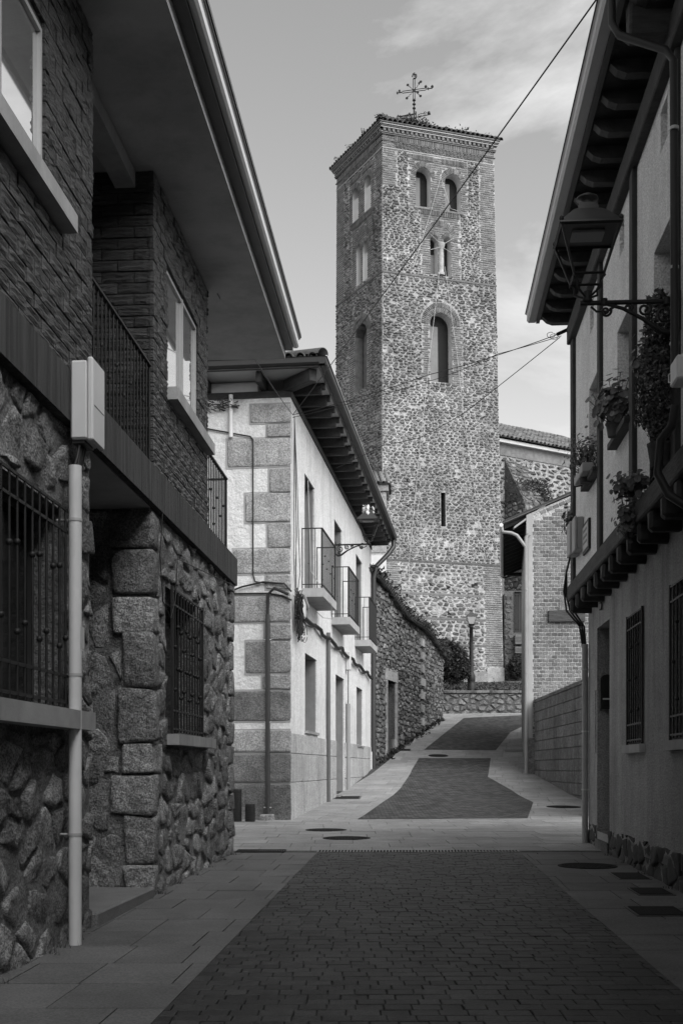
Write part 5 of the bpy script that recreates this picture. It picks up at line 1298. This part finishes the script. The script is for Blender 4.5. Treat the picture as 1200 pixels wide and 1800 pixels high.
# ------------------------------------------------------------------ terrace, retaining wall, lamp, bush
RF = Fr((3.4, 55.5), (1, .02), (.02, -1)); RWT = thing('retaining_wall', 'low rough stone retaining wall with a mossy coping below the tower', 'wall', tuple(RF.p(3, 3.7)))
ZRT = 4.72
m = MB(); m.panel(RF, rect(-.5, 9, 3.0, ZRT), [], 0); m.fbox(RF, -.5, 9, 3.0, ZRT, -.5, -.01); m.build('wall', 'far_mortar', RWT)
ss = []
for poly in rubble_cells(.6, 6.6, 3.4, ZRT - .02, .38, .24, [], .42, 95): ss.append(stone(lambda u, z, w: RF.p(u, z, w), poly, .02, r_.uniform(.03, .07), 7, 2, r_, .2))
pieces(ss, 'stone', 'block', RWT, 'rubble', 120)
u = -.5
while u < 9: L = rng.uniform(.6, 1.0); MB().cbox(RF.p(u + L / 2, ZRT + .06, -.2), Vector((L / 2 - .008, 0, 0)), Vector((0, .3, 0)), Vector((0, 0, .065)), .02, .012).build('coping_stone', 'granite_dark', RWT); u += L
GT = lambda Y: 4.75 + (Y - 55.8) * .14
m = MB(); yy = [55.75, 57, 58.5, 60, 62, 64, 70, 90]; xx = [1.5, 3.5, 5, 6, 7, 8, 9.5, 12, 30]
vs = [(x, y, GT(y) + .06 * math.sin(x * 2.1 + y)) for y in yy for x in xx]; n = len(xx); m.add(vs, [(j * n + i, j * n + i + 1, (j + 1) * n + i + 1, (j + 1) * n + i) for j in range(len(yy) - 1) for i in range(n - 1)])
struct(m.build('terrace', 'terrace_earth'))
M = MB(); rr = random.Random(15)
for i in range(420):
    x, y = rr.uniform(3.6, 10), rr.uniform(55.9, 62.0); tuft(M, (x, y, GT(y) + .02), 7, .1, .05, .13, rr)
gr = M.build('grass', 'leaf_blade', kind='stuff'); tag(gr, 'rough grass on the bank at the foot of the tower', 'grass')
kb = MB(); q0, q1 = (3.9, 53.6), (10.5, 54.9)
kb.add([(q0[0], q0[1], zg(53.6) - .1), (q1[0], q1[1], zg(54.9) - .1), (q1[0], q1[1] + .45, zg(54.9) - .1), (q0[0], q0[1] + .45, zg(53.6) - .1), (q0[0], q0[1], zg(53.6) + .06), (q1[0], q1[1], zg(54.9) + .06), (q1[0], q1[1] + .45, zg(54.9) + .06), (q0[0], q0[1] + .45, zg(53.6) + .06)], [(4, 5, 6, 7), (0, 1, 5, 4), (2, 3, 7, 6), (1, 2, 6, 5), (3, 0, 4, 7)])
struct(kb.build('kerb', 'kerb_pale'))
SLX = (828 - CX) / F * 57.0; zb = GT(57) - .02; SL = thing('street_lamp', 'black cast iron street lamp post standing on the bank before the tower', 'street lamp', (SLX, 57, zb))
kz = 57 / F; Hl = (1207 - 1072) * kz
MB().lathe((SLX, 57, zb), [(.2, -.05), (.2, .35), (.15, .42), (.19, .5), (.19, .75), (.13, .85), (.105, .95), (.095, 2.2), (.085, Hl - .62), (.13, Hl - .6), (.08, Hl - .57), (.15, Hl - .48)], 12).build('post', 'iron', SL)
lantern(SL, (SLX, 57, zb + Hl - .46), 1.0, led=False, panes=True)
def leafball(M, c, rx, ry, rz, n, s, rr, shape=None):
    for i in range(n):
        th, ph = rr.uniform(0, 6.283), math.acos(rr.uniform(-1, 1)); rad = rr.uniform(.55, 1.0) ** .5
        d = Vector((math.cos(th) * math.sin(ph), math.sin(th) * math.sin(ph), math.cos(ph))); bm_ = 1 + .28 * mnoise.noise(d * 2.3 + Vector(c)) + .18 * mnoise.noise(d * 6 + Vector(c))
        if shape: bm_ *= shape(d.z)
        p = Vector(c) + Vector((d.x * rx, d.y * ry, d.z * rz)) * rad * bm_; q = Vector((rr.uniform(-1, 1), rr.uniform(-1, 1), rr.uniform(-1, 1))).normalized(); e = q.cross(Vector((rr.uniform(-1, 1), rr.uniform(-1, 1), rr.uniform(-1, 1)))).normalized(); ss = s * rr.uniform(.6, 1.3)
        M.add([p - q * ss, p + e * ss * .45, p + q * ss, p - e * ss * .45], [(0, 1, 2, 3)])
    return M
bc = PX(792, 1165, 56.8); bs = thing('evergreen_bush', 'dense dark evergreen bush beside the street lamp below the tower', 'bush', (bc.x, bc.y, GT(56.8)))
M = MB(); leafball(M, bc + Vector((.05, 0, .0)), .72, .7, 1.0, 7000, .075, random.Random(2)); leafball(M, bc + Vector((-.35, .1, .55)), .5, .5, .6, 2500, .075, random.Random(3)); leafball(M, bc + Vector((.35, 0, -.35)), .55, .5, .5, 2500, .075, random.Random(6)); M.build('crown', 'leaf_dark', bs)
MB().tube([(bc.x, bc.y, GT(56.8) - .05), (bc.x + .05, bc.y, bc.z - .3), (bc.x - .05, bc.y, bc.z + .5)], [.09, .06, .02], 7).build('trunk', 'bark', bs)
# dark stone house beyond, right of the tower
DF = Fr(((884.5 - CX) / F * 64.4, 64.4), (1, .0), (.0, -1)); DH = thing('dark_stone_house', 'shaded dark stone house wall with a barred window beside the tower foot', 'house', tuple(DF.p(1, 5.4)))
dw = (DF.px(903, 1080)[0], DF.px(924, 1080)[0], DF.px(910, 1112)[1], DF.px(910, 1040)[1])
m = MB(); m.panel(DF, rect(.05, 5, 4.6, 10.8), [rect(*dw)], 0, .3); m.fbox(DF, .2, 5, 4.6, 10.8, -5, -.6); m.build('wall', 'far_mortar', DH)
ss = []
for poly in rubble_cells(.05, 2.2, 5.2, 10.6, .4, .27, [(dw[0] - .1, dw[1] + .1, dw[2] - .1, dw[3] + .1)], .4, 96): ss.append(stone(lambda u, z, w: DF.p(u, z, w), poly, .035, .05, 7, 2, r_, .2))
pieces(ss, 'stone', 'nave_stone', DH, 'rubble', 100)
window(DF, dw, DH, .2, glass='glass_dark', frame='dark_metal'); grille(DF, dw, DH, 4, .03)
for (y0, y1, lab) in ((1117, 1134, 'upper grey box unit under the barred window of the dark house'), (1138, 1150, 'lower grey box unit under the barred window of the dark house')):
    z1, z0 = DF.px(910, y0)[1], DF.px(910, y1)[1]; t = thing('wall_unit', lab, 'wall unit', tuple(DF.p(dw[0] + .3, z0, .2)))
    MB().cbox(DF.p((dw[0] + dw[1]) / 2, (z0 + z1) / 2, .2), Vector((.32, 0, 0)), Vector((0, .18, 0)), Vector((0, 0, (z1 - z0) / 2)), .02).build('casing', 'cable_grey', t)
    for k in range(4): MB().fbox(DF, dw[0] + .05, dw[1] - .1, lerp(z0, z1, .25 + .15 * k), lerp(z0, z1, .3 + .15 * k), .378, .388).build('louvre', 'dark_metal', t)
b2 = DF.p(DF.px(908, 1172)[0], DF.px(908, 1175)[1], .7); bs2 = thing('shrub', 'small dark shrub under the box units of the dark house', 'bush', (b2.x, b2.y, GT(b2.y)))
M = MB(); leafball(M, b2, .55, .5, .65, 2600, .075, random.Random(12)); M.build('crown', 'leaf_dark', bs2); MB().tube([(b2.x, b2.y, GT(b2.y) - .05), b2], .04, 6).build('stem', 'bark', bs2)

# ------------------------------------------------------------------ brick house on the right and block wall
YB = 36.0; BF = Fr((0, YB), (1, 0), (0, -1)); bx0 = (925 - CX) / F * YB
BH = thing('brick_house', 'tall house end of pale jointed brick with a sloping roof edge', 'house', (bx0 + 1.5, YB, zg(YB)))
btop = lambda X: HCAM + (HY - 905) / F * YB + (X - bx0) * .43
m = MB(); m.panel(BF, [(bx0, .5), (10.5, .5), (10.5, btop(10.5)), (bx0, btop(bx0))], [], 0)
bb = [(bx0, 36.01), (10.5, 36.01), (11.8, 45.5), (bx0 + 1.28, 45.5)]; vs = [(x, y, .5) for x, y in bb] + [(x, y, btop(x if i in (0, 1) else x - 1.28)) for i, (x, y) in enumerate(bb)]
m.add(vs, [(1, 2, 6, 5), (2, 3, 7, 6), (3, 0, 4, 7), (4, 5, 6, 7)]); m.build('wall', 'wall_brick_mortar', BH)
wb = []; z = .7; row = 0; r_ = random.Random(61)
while z < btop(9):
    X = bx0 + .22 + (.09 if row % 2 else 0) - .18
    while X < 8.3:
        a, b = max(X, bx0 + .2 + r_.uniform(-.05, .02)), X + .18
        if b - a > .05 and z + .113 < btop((a + b) / 2) - .22:
            q = MB(); q.cbox(Vector(((a + b) / 2, YB - .0, z + .0565)), Vector(((b - a) / 2 - .009, 0, 0)), Vector((0, .014 + r_.uniform(-.004, .004), 0)), Vector((0, 0, .0455)), .006, .003); wb.append(q)
        X += .18
    z += .113; row += 1
X = bx0 + .5
while X < 8.2:                      # tilted course under the verge
    zz = btop(X) - .12; q = MB(); tv = Vector((.92, 0, .39)); q.cbox(Vector((X, YB, zz)), tv * .085, Vector((0, .015, 0)), Vector((-.39, 0, .92)) * .05, .006, .003); wb.append(q); X += .19
pieces(wb, 'brick', 'wall_brick', BH, 'brickwork', 290)
MB().fbox(BF, bx0 - .005, bx0 + .18, .6, btop(bx0) - .02, -.02, .02).build('plaster_edge', 'plaster_joint', BH)
MB().fbox(BF, bx0 - .02, bx0 + .32, zg(YB) - .1, zg(YB) + 1.1, -.02, .05).build('plinth', 'mortar_dark', BH)
rv = Vector((1, 0, .43)); M = MB()
e0_ = Vector((bx0 - .72, YB - .06, btop(bx0) - .72 * .43 + .04)); e1_ = e0_ + rv * 6; bk = Vector((1.3, 9.6, 0))
def slab4(a, b, dv, t): return MB().add([a, b, b + dv, a + dv, a + Vector((0, 0, t)), b + Vector((0, 0, t)), b + dv + Vector((0, 0, t)), a + dv + Vector((0, 0, t))], [(3, 2, 1, 0), (4, 5, 6, 7), (0, 1, 5, 4), (1, 2, 6, 5), (2, 3, 7, 6), (3, 0, 4, 7)])
slab4(e0_, e1_, bk, .05).build('roof', 'tile', BH)
slab4(e0_ + Vector((.02, -.03, .05)), e1_ + Vector((0, -.03, .05)), Vector((0, .3, 0)), .04).build('verge_tiles', 'tile_dark', BH)
slab4(e0_ + Vector((.35, .05, .0)) + Vector((0, 0, .15)) + Vector((0, 0, -.29)), e0_ + rv * 1.3 + Vector((0, .05, -.02)), Vector((0, .25, 0)), .06).build('verge_mortar', 'plaster_joint', BH)
for i in range(14):
    p = e0_ + bk * ((i + .5) / 14); MB().cbox(p + Vector((.38, 0, .09)), Vector((.36, 0, .15)), Vector((0, .05, 0)), Vector((0, 0, .06)), .01).build('rafter', 'timber', BH)
g0 = e0_ + Vector((-.05, -.02, -.05)); MB().tube([g0, g0 + bk], .06, 8).build('gutter', 'white_metal', BH)
zb0 = HCAM + (HY - 1095) / F * YB; MB().cbox(Vector(((995 - CX) / F * YB, YB - .05, zb0 + .2)), Vector((.55, 0, .01)), Vector((0, .06, 0)), Vector((0, 0, .18)), .012, .01).build('timber_lintel', 'timber_grey', BH)
MB().cbox(Vector(((1003 - CX) / F * YB, YB - .01, zb0 + .5)), Vector((.36, 0, 0)), Vector((0, .035, 0)), Vector((0, 0, .13)), .03, .03).build('mortar_patch', 'block', BH)
bp = thing('drainpipe', 'long pale drainpipe with an elbow down the corner of the brick house', 'downpipe', (bx0 - .02, YB - .1, zg(YB)))
zt_ = HCAM + (HY - 945) / F * YB
MB().tube([Vector((bx0 - .02, YB - .09, zg(YB))), Vector((bx0 - .02, YB - .09, zt_)), Vector((bx0 + .06, YB - .09, zt_ + .08))], .058, 12).build('pipe', 'pvc_dull', bp)
MB().tube([g0 + Vector((.02, .1, 0)), g0 + Vector((.05, .05, -.2)), g0 + Vector((.3, 0, -.24)), Vector((bx0 - .3, YB - .09, zt_ + .05)), Vector((bx0 - .04, YB - .09, zt_ - .3))], .05, 10).build('elbow', 'pvc_dull', bp)
for z in (1.9, 4.1, 6.6): MB().tube([(bx0 - .02, YB - .09, z - .02), (bx0 - .02, YB - .09, z + .02)], .066, 12).build('joint_ring', 'pvc_dull', bp)
el = thing('eave_lamp', 'small dark lamp hood on an arm under the far eaves of the brick house', 'lamp', tuple(PX(905, 1012, 45.4)))
MB().tube([PX(918, 1008, 45.4), PX(884, 1016, 45.4), PX(878, 1010, 45.4)], .025, 6).build('arm', 'iron', el); MB().cbox(PX(905, 1010, 45.3), (.3, 0, 0), (0, .12, 0), (0, 0, .06), .03).build('hood', 'iron', el)
BWF = Fr((4.9, 0), (.0258, 1), (-1, .0258)); BL = thing('block_wall', 'stepped wall of textured grey concrete blocks below the brick house', 'wall', tuple(BWF.p(31, zg(31))))
MB().fbox(BWF, 22, 35.9, .2, 3.1, -.3, -.02).build('core', 'mortar_dark', BL)
for k in range(11):
    z0 = .3 + k * .29; u = 22.0 - (.3 if k % 2 else 0)
    while u < 35.9:
        a, b = max(u, 22), min(u + .6, 35.9)
        if b - a > .08 and z0 + .29 > zg(u) and z0 + .29 < 3.3: q = MB(); q.cbox(BWF.p((a + b) / 2, z0 + .145, -.02), Vector((.0258, 1, 0)) * ((b - a) / 2 - .006), Vector((-1, .0258, 0)) * (.05 + rng.uniform(-.003, .006)), Vector((0, 0, .139)), .01, .003); q.build('block', 'block', BL)
        u += .6
u = 22.0
while u < 35.8: MB().cbox(BWF.p(u + .45, 3.25, -.14), Vector((.0258, 1, 0)) * .44, Vector((-1, .0258, 0)) * .19, Vector((0, 0, .05)), .012, .004).build('coping_block', 'block', BL); u += .9
# ------------------------------------------------------------------ right: timbered stucco house
RLF = Fr((2.31, 0), (S_L, 1), (-1, S_L)); RUF = Fr((2.106, 0), (S_L, 1), (-1, S_L)); nU = RUF.n; DU, NU = Vector((dL.x, dL.y, 0)), Vector((nU.x, nU.y, 0))
UR = 16.5; TH = thing('timbered_house', 'stucco house with dark timber posts, jettied upper floor and deep rafters', 'house', tuple(RLF.p(13, zg(13))))
dor = (14.66, 15.7, .32, 3.08); lw = [(12.38, 13.3, 1.5, 2.93), (9.95, 11.0, 1.5, 2.93)]
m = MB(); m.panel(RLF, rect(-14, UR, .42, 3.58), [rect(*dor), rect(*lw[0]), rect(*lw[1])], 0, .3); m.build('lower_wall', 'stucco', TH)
m = MB(); m.panel(RLF, rect(-14, UR, -.3, .42), [rect(dor[0], dor[1], .2, .419)], -.008, .3)
m.fbox(RLF, -14, dor[0] - .05, -.3, 3.57, -5, -.5); m.fbox(RLF, dor[1] + .05, UR - .05, -.3, 3.57, -5, -.5); m.fbox(RLF, dor[0] - .05, dor[1] + .05, -.3, 3.57, -5, -.55); m.fbox(RLF, UR - .05, UR - .002, -.3, 3.58, -5, -.003); m.build('inner_walls', 'mortar_dark', TH)
ps = []
for (a, b, sd_) in ((6.5, dor[0], 5), (dor[1], UR, 6)):
    for poly in rubble_cells(a, b, .0, .5, .36, .25, [], .4, sd_): ps.append(stone(lambda u, z, w: RLF.p(u, z, w - .03), poly, .012, rng.uniform(.03, .05)))
pieces(ps, 'plinth_stone', 'plinth_dark', TH, 'plinth_rubble', 150)
MB().fbox(RLF, dor[0], dor[1], .10, .32, -.3, .03).build('doorstep', 'granite_dark', TH)
d = MB(); d.fbox(RLF, dor[0], dor[1], .32, dor[3], -.36, -.29); dd = d.build('door', 'door_wood', TH)
for k in range(5): MB().fbox(RLF, lerp(dor[0], dor[1], k / 5) + .01, lerp(dor[0], dor[1], (k + 1) / 5) - .01, .36, 2.5, -.292, -.275).build('board', 'door_wood', dd)
for w in lw:
    window(RLF, w, TH, .2, glass='glass_dark', frame='dark_metal', sill=(w[0] - .06, w[1] + .1, w[2] - .09, w[2], .06)); grille(RLF, w, TH, 7, .02, .008, ((.5,), (), (.25, .75)))
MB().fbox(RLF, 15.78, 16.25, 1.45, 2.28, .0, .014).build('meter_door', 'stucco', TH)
ups = [(14.12, 15.0, 4.80, 6.0), (11.93, 12.84, 4.75, 5.93), (9.95, 10.82, 3.95, 5.91), (7.2, 8.1, 4.75, 5.93)]
nich = [(10.22, 10.52, 6.66, 7.02), (12.4, 12.7, 6.66, 7.02), (14.6, 14.9, 6.66, 7.02), (8.2, 8.5, 6.66, 7.02)]
m = MB(); m.panel(RUF, rect(-14, UR, 3.74, 7.12), [rect(*w) for w in ups + nich], 0, .3); m.build('upper_wall', 'stucco_lit', TH)
m = MB(); m.fbox(RUF, -14, UR - .05, 3.6, 7.5, -5, -.42); m.fbox(RUF, UR - .06, UR - .002, 3.6, 7.5, -5, -.003); m.build('inner_walls', 'reveal_paint', TH)
for w in nich: MB().fbox(RUF, w[0], w[1], w[2], w[3], -.32, -.30).build('niche_back', 'reveal_paint', TH)
for i, w in enumerate(ups):
    window(RUF, w, TH, .28, glass='glass_dark', frame='timber', fw=.05)
for i in (0, 1, 3):
    w = ups[i]; MB().fbox(RUF, w[0] - .12, w[1] + .05, w[2] - .07, w[2] - .012, -.2, .10).build('sill_board', 'timber_grey', TH)
for (a, b) in ((16.28, 16.52), (13.84, 14.05), (11.66, 11.88), (9.70, 9.92), (7.5, 7.7 - .9 + .9), (5.3, 5.5)):
    q = MB(); q.cbox(RUF.p((a + b) / 2, 5.44, -.025), DU * (b - a) / 2, NU * .07, Vector((0, 0, 1.70)), .012, .006); q.build('post', 'timber', TH)
q = MB(); q.cbox(RUF.p(1.3, 3.655, .03), DU * 15.27, NU * .06, Vector((0, 0, .105)), .015); q.build('jetty_beam', 'timber_grey', TH)
q = MB(); q.fbox(RUF, -14, UR + .02, 3.56, 3.60, -.32, -.03); q.build('jetty_boards', 'timber', TH)
u = 16.25
while u > 5:
    q = MB(); q.cbox(RUF.p(u, 3.455, -.13), DU * .075, NU * .21, Vector((0, 0, .10)), .03, .006); q.build('joist', 'timber', TH); u -= .56
q = MB(); q.cbox(RUF.p(1.3, 7.24, -.0), DU * 15.3, NU * .09, Vector((0, 0, .125)), .012); q.build('wall_plate', 'timber', TH)
EO2 = .43; ZS = 7.60
u = 16.72
while u > 5:
    q = MB(); sf_ = Fr(RUF.p(u - .055, 0).xy, tuple(nU), tuple(-dL)); q.prism(sf_, [(-.12, 7.598), (-.12, 7.47), (.27, 7.47), (.35, 7.50), (.41, 7.56), (.41, 7.598)], 0, -.11); q.build('rafter', 'timber_rafter', TH); u -= .5
q = MB(); q.cbox(RUF.p(9.85, 7.42, .1), DU * .09, NU * .30, Vector((0, 0, .16)), .02, .005); q.build('tie_beam', 'timber_grey', TH)
MB().fbox(RUF, -14, 16.9, ZS, ZS + .05, -5, EO2).build('soffit_boards', 'timber', TH)
MB().fbox(RUF, -14, 16.9, ZS - .05, ZS + .12, EO2 + .002, EO2 + .05).build('fascia', 'dark_metal', TH)
prof = [(.052, 0), (.15, 0), (.175, .03), (.175, .11), (.19, .12), (.052, .12)]
k = len(prof); vs = [RUF.p(u, ZS - .02 + z, EO2 + w) for u in (-14, 16.95) for w, z in prof]
MB().add(vs, [tuple(range(k)), tuple(range(k, 2 * k))[::-1]] + [(i, (i + 1) % k, k + (i + 1) % k, k + i) for i in range(k)]).build('gutter', 'gutter_pale', TH)
MB().fbox(RUF, -14, 16.95, ZS + .102, ZS + .118, EO2 + .14, EO2 + .2).build('gutter_lip', 'dark_metal', TH)
rf = Fr(RUF.p(-14, 0).xy, tuple(nU), tuple(-dL)); MB().prism(rf, [(.58, ZS + .13), (.58, ZS + .17), (-5, ZS + 2.1), (-5, ZS + .06), (.42, ZS + .06)], 0, -31.0).build('roof', 'tile', TH)
railing(RUF, 9.93, 10.84, 3.78, 4.60, .02, 8, TH, 'balcony_railing', r=.011, knobs=((), ()))
# downpipe of this house
t = thing('eaves_downpipe', 'dark metal downpipe bent under the eaves and down the timbered house', 'downpipe', tuple(RUF.p(9.5, 4, .12)))
P_ = [RUF.p(9.72, 7.58, .55), RUF.p(9.70, 7.32, .55), RUF.p(9.66, 7.2, .50), RUF.p(9.50, 6.97, .16), RUF.p(9.44, 6.85, .11), RUF.p(9.40, 4.40, .11)]
MB().tube(P_, .032, 10).build('pipe', 'gutter_grey', t)
MB().tube([RUF.p(9.38, 4.1, .11), RUF.p(9.40, 3.95, .13), RUF.p(9.5, 3.86, .20), RUF.p(9.52, 3.6, .22), RUF.p(9.48, 3.42, .14), RUF.p(9.4, 3.3, .0)], .036, 10).build('elbow', 'gutter_grey', t)
for z in (6.3, 5.2, 4.6): MB().tube([RUF.p(9.42, z - .012, .11), RUF.p(9.42, z + .012, .11)], .037, 10).build('clamp', 'grey_metal', t)
t = thing('meter_case', 'small white case with a loop handle on the downpipe of the timbered house', 'meter box', tuple(RUF.p(9.5, 4.1, .12)))
MB().cbox(RUF.p(9.02, 4.25, .14), DU * .12, NU * .06, Vector((0, 0, .09)), .012).build('body', 'plastic_white', t); MB().tube([RUF.p(9.15, 4.29, .18), RUF.p(9.19, 4.28, .2), RUF.p(9.19, 4.22, .2), RUF.p(9.15, 4.21, .18)], .006, 5).build('handle', 'plastic_white', t)
wall_lantern(RUF, 9.70, 5.045, .75, 'black scrolled wall lantern with a square tapered cage under the rafters of the timbered house')
# ground-floor pipe and cables at the far corner
t = thing('corner_pipe', 'pale grey pipe with black cables entering it at the corner of the timbered house', 'pipe', tuple(RLF.p(16.45, zg(16.4), .06)))
MB().tube([RLF.p(16.42, zg(16.4), .06), RLF.p(16.42, 2.95, .06)], .042, 12).build('pipe', 'pvc_dull', t)
for z in (.95, 1.75, 2.6): MB().tube([RLF.p(16.42, z - .01, .06), RLF.p(16.42, z + .01, .06)], .048, 12).build('clamp', 'grey_metal', t)
for i in range(3): MB().tube([RLF.p(16.42, 2.9, .05 + .02 * i), RLF.p(16.44, 3.2, .07 + .03 * i), RUF.p(16.5, 3.42, .0 + .05 * i), RUF.p(16.55, 3.7, .09 + .02 * i), RUF.p(16.52, 3.95, .10), RUF.p(16.2, 4.1, .09)], .014, 6).build('cable', 'cable_black', t)
for (u, w_, lab) in ((15.98, .11, 'grey plastic meter box at the corner post, the further of two'), (15.62, .09, 'grey plastic meter box beside the street plaque')):
    o = thing('meter_box', lab, 'meter box', tuple(RUF.p(u, 4.08, .06))); MB().cbox(RUF.p(u, 4.30, w_ / 2), DU * .15, NU * w_ / 2, Vector((0, 0, .21)), .012).build('body', 'plastic_grey', o); MB().cbox(RUF.p(u, 4.30, w_ + .015), DU * .16, NU * .016, Vector((0, 0, .22)), .01).build('cover', 'plastic_grey', o)
o = thing('wall_plaque', 'dark framed pale plaque with worn lettering beside the meter boxes', 'plaque', tuple(RUF.p(15.1, 4.0, .02)))
MB().fbox(RUF, 14.83, 15.38, 3.98, 4.36, .005, .03).build('frame', 'iron', o); MB().fbox(RUF, 14.87, 15.34, 4.02, 4.32, .03, .036).build('plate', 'plaque_enamel', o)
M = MB()
for i, (zz, hh) in enumerate(((4.24, .035), (4.16, .035), (4.09, .03))):
    for k in range(5): M.fbox(RUF, 14.95 + k * .07, 14.985 + k * .07, zz, zz + hh, .036, .038)
M.build('worn_lettering', 'ink', o, kind='stuff')
M = MB(); hz = 3.28; M.tube([RLF.p(15.16, hz + .15, .02), RLF.p(15.3, hz + .15, .02), RLF.p(15.31, hz + .08, .02), RLF.p(15.2, hz + .085, .02), RLF.p(15.14, hz + .04, .02), RLF.p(15.18, hz - .01, .02), RLF.p(15.32, hz + .0, .02)], .012, 6)
tag(M.build('house_numeral', 'iron', loc=tuple(RLF.p(15.2, hz, .02))), 'small iron house numeral above the recessed doorway', 'numeral')
o = thing('mailbox', 'black mailbox with an arched top in the recessed doorway', 'mailbox', tuple(RLF.p(15.66, 2.05, -.15)))
mf = Fr(RLF.p(15.7, 0).xy, tuple(-nU), tuple(-dL)); MB().prism(mf, [(.03, 2.02), (.20, 2.02), (.20, 2.40)] + [(.115 + .085 * math.cos(a * .3927), 2.40 + .07 * math.sin(a * .3927)) for a in range(1, 8)] + [(.03, 2.40)], .0, .09).build('body', 'iron', o); MB().fbox(mf, .06, .17, 2.14, 2.16, .09, .094).build('slot', 'white_metal', o)
# plants
rr = random.Random(33)
def leaf(M, p, n, s, rr):          # a scalloped round leaf
    n = Vector(n).normalized(); a = n.orthogonal().normalized(); b = n.cross(a); k = 7; ph = rr.uniform(0, 6)
    M.add([p - n * s * .15] + [p + (a * math.cos(6.283 * i / k + ph) + b * math.sin(6.283 * i / k + ph)) * s * rr.uniform(.8, 1.1) for i in range(k)], [(0, i + 1, (i + 1) % k + 1) for i in range(k)])
def geranium(c, rx, rz, n, s, label, name='geranium', pot=True, u0=0):
    t = thing(name, label, 'plant', (c.x, c.y, c.z - rz)); M = MB(); St = MB(); foot = c + Vector((0, 0, -rz * 1.0))
    for i in range(n):
        d = Vector((rr.gauss(0, .5), rr.gauss(0, .5), rr.gauss(.1, .5))); p = c + Vector((d.x * rx, d.y * rx, d.z * rz)); leaf(M, p, d + Vector((-.5, -.6, .5)) + Vector((rr.uniform(-.6, .6), rr.uniform(-.6, .6), rr.uniform(-.6, .6))), s * rr.uniform(.6, 1.2), rr)
        if i % 6 == 0: St.tube([foot, foot.lerp(p, .5) + Vector((rr.uniform(-.03, .03), 0, .02)), p], .004, 4)
    M.build('leaves', 'leaf', t); St.build('stems', 'bark', t)
    if pot: MB().lathe(foot - Vector((0, 0, .10)), [(.07, 0), (.09, .12), (.1, .13), (.09, .14), (.02, .12)], 12).build('pot', 'tile_dark', t)
geranium(RUF.p(12.4, 5.02, .10), .19, .23, 260, .04, 'bushy geranium in a pot on the board sill between two timber posts')
geranium(RUF.p(10.72, 4.85, .10), .10, .26, 150, .036, 'geranium with trailing blooms beside the small cypress', pot=False)
geranium(RUF.p(14.55, 5.06, .10), .20, .24, 420, .02, 'straggly small-leaved plant in a trough at the furthest upper window', name='trough_plant')
geranium(RUF.p(11.05, 3.86, .16), .17, .10, 200, .032, 'creeping leafy plant spilling over the jetty beam', name='trailing_plant', pot=False)
geranium(RUF.p(11.35, 3.62, .15), .10, .2, 260, .024, 'hanging plant drooping below the jetty beam', name='hanging_plant', pot=False)
geranium(RUF.p(16.35, 4.62, .10), .07, .2, 60, .03, 'thin creeper on the corner post above the meter boxes', name='creeper', pot=False)
o = thing('trough', 'pale rectangular planter trough on brackets at the furthest upper window', 'planter', tuple(RUF.p(14.6, 4.8, .1))); MB().cbox(RUF.p(14.6, 4.84, .12), DU * .38, NU * .07, Vector((0, 0, .055)), .01).build('tub', 'plastic_grey', o); MB().tube([RUF.p(14.9, 4.79, .0), RUF.p(14.9, 4.76, .18)], .008).build('bracket', 'iron', o)
cy = RUF.p(10.02, 4.38, .10); o = thing('potted_cypress', 'small feathery cypress standing at the balcony door of the timbered house', 'plant', (cy.x, cy.y, 3.9)); M = MB()
leafball(M, cy + Vector((0, 0, .12)), .19, .19, .58, 9000, .02, random.Random(7), lambda z: 1.0 - .35 * max(0, z)); leafball(M, cy + Vector((-.02, 0, .62)), .12, .12, .26, 1600, .022, random.Random(8)); M.build('foliage', 'leaf', o)
MB().tube([(cy.x, cy.y, 3.78), (cy.x, cy.y, 4.8)], .012, 6).build('stem', 'bark', o); MB().lathe((cy.x, cy.y, 3.77), [(.08, 0), (.11, .18), (.115, .2), (.1, .2), (.02, .19)], 12).build('pot', 'tile_dark', o)
# ------------------------------------------------------------------ overhead cables
HUB = WF.p(UW0 - .02, ez(728), .05); RH = RUF.p(16.6, 7.3, .16)
cable('overhead_cable', [PX(1075, -40, 8.2), HUB], .0065, 'cable_black', 'thick black cable crossing the tower from the timbered eaves to the white house corner', sag=.03, seg=24)
cable('overhead_cable', [LF.p(13.1, ZL2 - .02, .1), HUB], .006, 'cable_black', 'thin cable from the plastered soffit of the stone house to the white house corner', sag=.08)
cable('overhead_cable', [RH, PX(755, 658, 19.2), HUB], .006, 'cable_black', 'upper thin cable sagging from the timbered house corner to the white house corner', sag=.10)
cable('overhead_cable', [RH + Vector((0, 0, -.04)), PX(874, 622, 17.6), PX(780, 662, 19), HUB + Vector((0, 0, -.05))], .005, 'cable_black', 'second thin cable running close under the upper one to the white house corner', sag=.06)
cable('overhead_cable', [RH + Vector((-.02, 0, -.06)), PX(815, 726, 19.5), PX(741, 768, 22), PX(673, 783, 25), WF.p(26.5, 7.9, .3)], .006, 'cable_black', 'lowest thin cable sagging across the tower to the rafters of the white house', sag=.02)
o = thing('cable_coil', 'small coil and insulators where cables leave the timbered house corner', 'cable coil', tuple(RH))
for i in range(2): MB().tube([RH + Vector((-.10 - .04 * i + .055 * math.cos(a * .42 + i), .02 * i, -.05 + .04 * math.sin(a * .42 + i) + .03 * i)) for a in range(15)], .004, 4).build('loop', 'cable_black', o)
MB().tube([RH + Vector((-.06, 0, -.02)), RH + Vector((.16, 0, .08))], .025, 6).build('anchor', 'iron', o)
